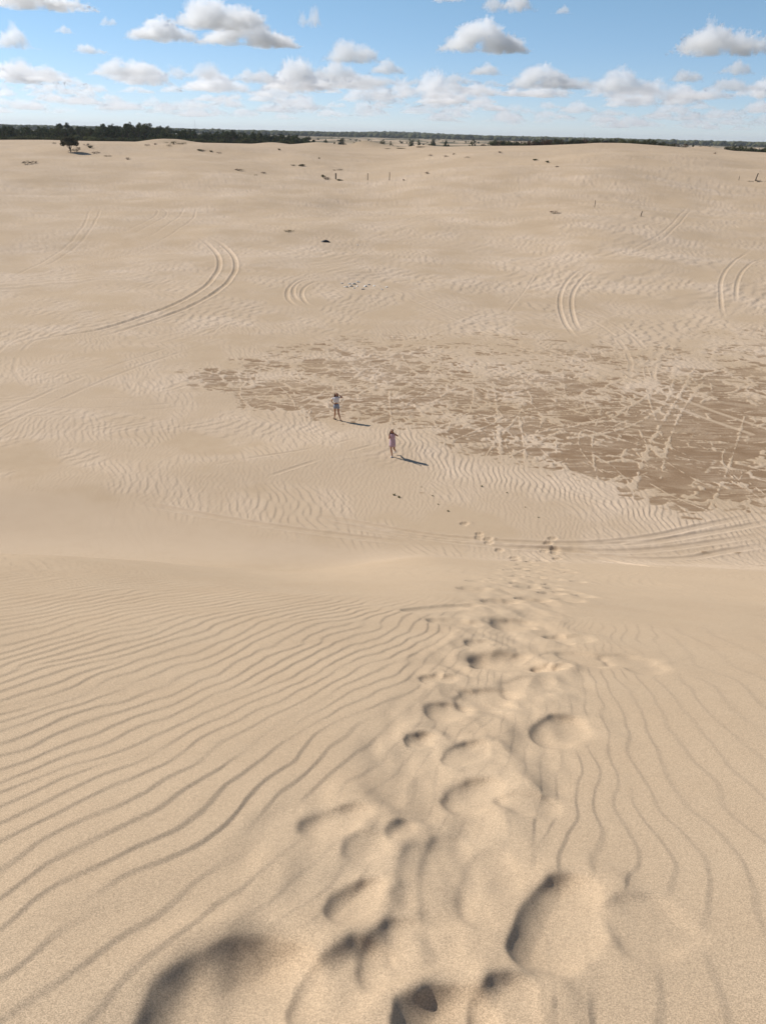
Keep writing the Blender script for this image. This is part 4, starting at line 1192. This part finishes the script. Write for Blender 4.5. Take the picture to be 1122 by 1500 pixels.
def shoe(parent, an, to, mat, name='shoe'):
    d = Vector(to)-Vector(an); d.z = 0; d.normalize(); a = Vector(an); t = Vector(to)
    low = min(an[2]-0.055, to[2])
    N = {'heel': (*(a-d*0.035-Vector((0, 0, 0.045))), (0.042, 0.036)), 'mid': (*(a.lerp(t, 0.5)-Vector((0, 0, 0.012))), (0.045, 0.036)), 'tip': (*(t+d*0.02), (0.042, 0.026)), 'cuff': (*(a+Vector((0, 0, 0.012))), 0.043)}
    skinned(name, N, [('heel', 'mid'), ('mid', 'tip'), ('heel', 'cuff')], 'heel', mat, parent)

# the girl in the white top: mid-stride, one hand at her hair, the other at her waist
p1 = px_hit(493, 616); yaw1 = -math.atan2(p1[0], p1[1])
J1 = dict(pelvis=(0.0, 0, 0.93), chest=(-0.01, 0, 1.25), neck=(-0.005, 0, 1.435), head=(0.0, -0.015, 1.575), face=(-0.28, -0.96, 0),
    shoulderl=(-0.165, 0, 1.375), elbowl=(-0.285, 0.05, 1.14), wristl=(-0.165, -0.06, 1.03), handl=(0.8, -0.35, -0.25),
    shoulderr=(0.150, 0, 1.38), elbowr=(0.345, -0.03, 1.395), wristr=(0.165, -0.03, 1.525), handr=(-0.75, 0.1, 0.55),
    hipl=(-0.085, 0, 0.87), kneel=(-0.075, 0.06, 0.48), anklel=(-0.125, 0.16, 0.085), toel=(-0.02, 0.06, 0.03),
    hipr=(0.085, 0, 0.87), kneer=(0.12, -0.07, 0.47), ankler=(0.235, -0.13, 0.085), toer=(0.33, -0.22, 0.03))
g1, N1 = person('dark haired person in white cropped top and denim shorts, hand in hair, mid stride', p1, yaw1, J1,
    hair_of([[(0.03, 0.03, -0.06, 0.06), (0.075, 0.0, -0.15, 0.05), (0.085, -0.035, -0.26, 0.038), (0.07, -0.06, -0.34, 0.018)],
             [(0.085, -0.01, 0.0, 0.035), (0.095, -0.03, -0.1, 0.035), (0.10, -0.05, -0.22, 0.03)],
             [(-0.07, 0.03, -0.07, 0.04), (-0.08, 0.03, -0.16, 0.028)], [(0.0, 0.08, -0.14, 0.055), (0.0, 0.1, -0.28, 0.03)]]))
loft('cropped_top', [(-0.005,0,1.44,0.075,0.07),(-0.005,0,1.405,0.155,0.095),(-0.01,0,1.34,0.175,0.115),(-0.01,0,1.25,0.165,0.13),(-0.008,0,1.16,0.15,0.118),(-0.005,0,1.105,0.15,0.115)], M_WHITE, g1, fold=0.025, seed=3)
for k, s_ in (('l', -1), ('r', 1)):
    sh, el = Vector(J1['shoulder'+k]), Vector(J1['elbow'+k])
    skinned('sleeve', {'a': (*(sh-Vector((s_*0.02, 0, 0))), 0.072), 'b': (*sh.lerp(el, 0.25), 0.066), 'c': (*sh.lerp(el, 0.52), 0.058)}, [('a', 'b'), ('b', 'c')], 'a', M_WHITE, g1)
loft('shorts', [(0,0,1.015,0.125,0.10),(0,0,0.95,0.15,0.12),(0,0,0.87,0.172,0.13),(0.0,0,0.82,0.178,0.128)], M_DENIM, g1, fold=0.008)
for k in 'lr':
    hp, kn = Vector(J1['hip'+k]), Vector(J1['knee'+k])
    skinned('shorts_leg', {'a': (*hp, 0.10), 'b': (*hp.lerp(kn, 0.22), 0.10), 'c': (*hp.lerp(kn, 0.42), 0.098)}, [('a', 'b'), ('b', 'c')], 'a', M_DENIM, g1)
    shoe(g1, J1['ankle'+k], J1['toe'+k], M_BLACK)

# the girl in the lilac dress: stepping, hair blown to the right, elbow out
p2 = px_hit(574, 668.5); yaw2 = -math.atan2(p2[0], p2[1])
J2 = dict(pelvis=(0.01, 0, 0.84), chest=(0.01, 0, 1.12), neck=(-0.015, 0, 1.285), head=(-0.03, -0.03, 1.415), face=(-0.5, -0.86, 0),
    shoulderl=(-0.125, 0, 1.225), elbowl=(-0.165, -0.05, 1.00), wristl=(-0.135, -0.15, 1.175), handl=(-0.1, -0.3, 0.95),
    shoulderr=(0.135, 0, 1.225), elbowr=(0.29, -0.02, 1.13), wristr=(0.115, -0.06, 1.27), handr=(-0.7, 0.1, 0.7),
    hipl=(-0.07, 0, 0.79), kneel=(-0.05, -0.06, 0.44), anklel=(0.01, -0.04, 0.08), toel=(-0.045, -0.16, 0.025),
    hipr=(0.08, 0, 0.79), kneer=(0.10, 0.02, 0.43), ankler=(0.17, 0.27, 0.235), toer=(0.14, 0.235, 0.115))
g2, N2 = person('long haired person in short lilac dress walking on rippled sand with one foot lifted', p2, yaw2, J2,
    hair_of([[(0.03, 0.05, -0.05, 0.075), (0.08, 0.07, -0.14, 0.07), (0.14, 0.08, -0.25, 0.055), (0.21, 0.09, -0.35, 0.02)],
             [(0.04, -0.02, -0.02, 0.05), (0.085, -0.01, -0.12, 0.05), (0.10, 0.0, -0.24, 0.045), (0.13, 0.0, -0.33, 0.02)],
             [(-0.05, 0.05, -0.08, 0.05), (-0.03, 0.06, -0.2, 0.035)]]))
loft('dress', [(0.0,0,1.275,0.07,0.062),(0.005,0,1.24,0.125,0.09),(0.008,0,1.17,0.142,0.11),(0.01,0,1.08,0.135,0.115),(0.01,0,0.98,0.13,0.105),(0.012,0,0.87,0.15,0.125),(0.012,0,0.76,0.158,0.135),(0.012,0.01,0.66,0.165,0.145),(0.012,0.015,0.575,0.172,0.155)], M_DRESS, g2, fold=0.035, seed=5)
shoe(g2, J2['anklel'], J2['toel'], M_SHOE)
shoe(g2, J2['ankler'], J2['toer'], M_SHOE)
# lower the figures so that the standing shoes rest on the sand is done by their joints: soles lie at z = 0

# a quad bike far off on the crest
M_DARK = plain_mat('dark_vehicle_plastic', (0.03, 0.03, 0.032), 0.5); M_TYRE = plain_mat('tyre_rubber', (0.025, 0.024, 0.023), 0.9)
xq, yq = at_R(886, 374); root = bpy.data.objects.new('quad_bike', None); col.objects.link(root); root.location = (xq, yq, ground_z(xq, yq)); root.rotation_euler = (0, 0, -math.atan2(xq, yq)+0.2)
root.scale = (1.25,)*3
tag(root, 'tiny dark quad bike parked on the bare right hand crest', 'quad bike')
for sx in (-0.62, 0.62):
    for sy in (-0.42, 0.42):
        bm = bmesh.new(); bmesh.ops.create_cone(bm, cap_ends=True, segments=20, radius1=0.3, radius2=0.3, depth=0.24, matrix=Matrix.Translation((sx, sy, 0.3)) @ Matrix.Rotation(math.pi/2, 4, 'X'))
        bmesh.ops.bevel(bm, geom=[e for e in bm.edges if len(e.link_faces) == 2 and e.calc_face_angle() > 1], offset=0.06, segments=2, affect='EDGES')
        me = bpy.data.meshes.new('wheel'); bm.to_mesh(me); bm.free(); me.materials.append(M_TYRE); link('wheel', me, root)
def block(nm, x0, x1, y0, y1, z0, z1, taper=0.8, mat=M_DARK):
    bm = bmesh.new(); bmesh.ops.create_cube(bm, size=1)
    for v in bm.verts:
        k = taper if v.co.z > 0 else 1.0
        v.co = Vector(((x0+x1)/2+v.co.x*(x1-x0)*k, (y0+y1)/2+v.co.y*(y1-y0)*k, (z0+z1)/2+v.co.z*(z1-z0)))
    bmesh.ops.bevel(bm, geom=bm.edges[:], offset=0.04, segments=2, affect='EDGES')
    me = bpy.data.meshes.new(nm); bm.to_mesh(me); bm.free(); me.materials.append(mat); return link(nm, me, root)
block('body', -0.7, 0.72, -0.26, 0.26, 0.34, 0.66, 0.86); block('seat', -0.5, 0.1, -0.16, 0.16, 0.665, 0.84, 0.85); block('rear_rack', -0.95, -0.52, -0.3, 0.3, 0.70, 0.76, 0.98); block('front_fairing', 0.3, 0.8, -0.24, 0.24, 0.665, 0.92, 0.6)
V, Fc = [], []; tube(V, Fc, [(0.34, 0, 0.8), (0.26, 0, 1.06)], [0.05, 0.05]); tube(V, Fc, [(0.2, -0.42, 1.06), (0.28, 0, 1.08), (0.2, 0.42, 1.06)], [0.03, 0.03, 0.03]); link('handlebar', mesh_from('handlebar', V, Fc, M_DARK), root)

# ------------------------------------------------------------------ thin haze of the afternoon air
def haze_box():
    bm = bmesh.new(); bmesh.ops.create_cube(bm, size=1)
    z0 = float(min(Z.min(), -4))-1.0; z1 = 62.0
    for v in bm.verts: v.co = Vector((v.co.x*29000, v.co.y*29000, z0 if v.co.z < 0 else z1))
    me = bpy.data.meshes.new('haze'); bm.to_mesh(me); bm.free()
    m, nt, N, K = new_mat('haze'); out = N('ShaderNodeOutputMaterial'); v = N('ShaderNodeVolumePrincipled')
    v.inputs['Color'].default_value = (0.80, 0.88, 0.97, 1); v.inputs['Density'].default_value = HAZE; v.inputs['Anisotropy'].default_value = 0.2
    K(v.outputs[0], out.inputs['Volume']); me.materials.append(m)
    o = link('haze', me); o['kind'] = 'stuff'
HAZE = 6e-5
haze_box()
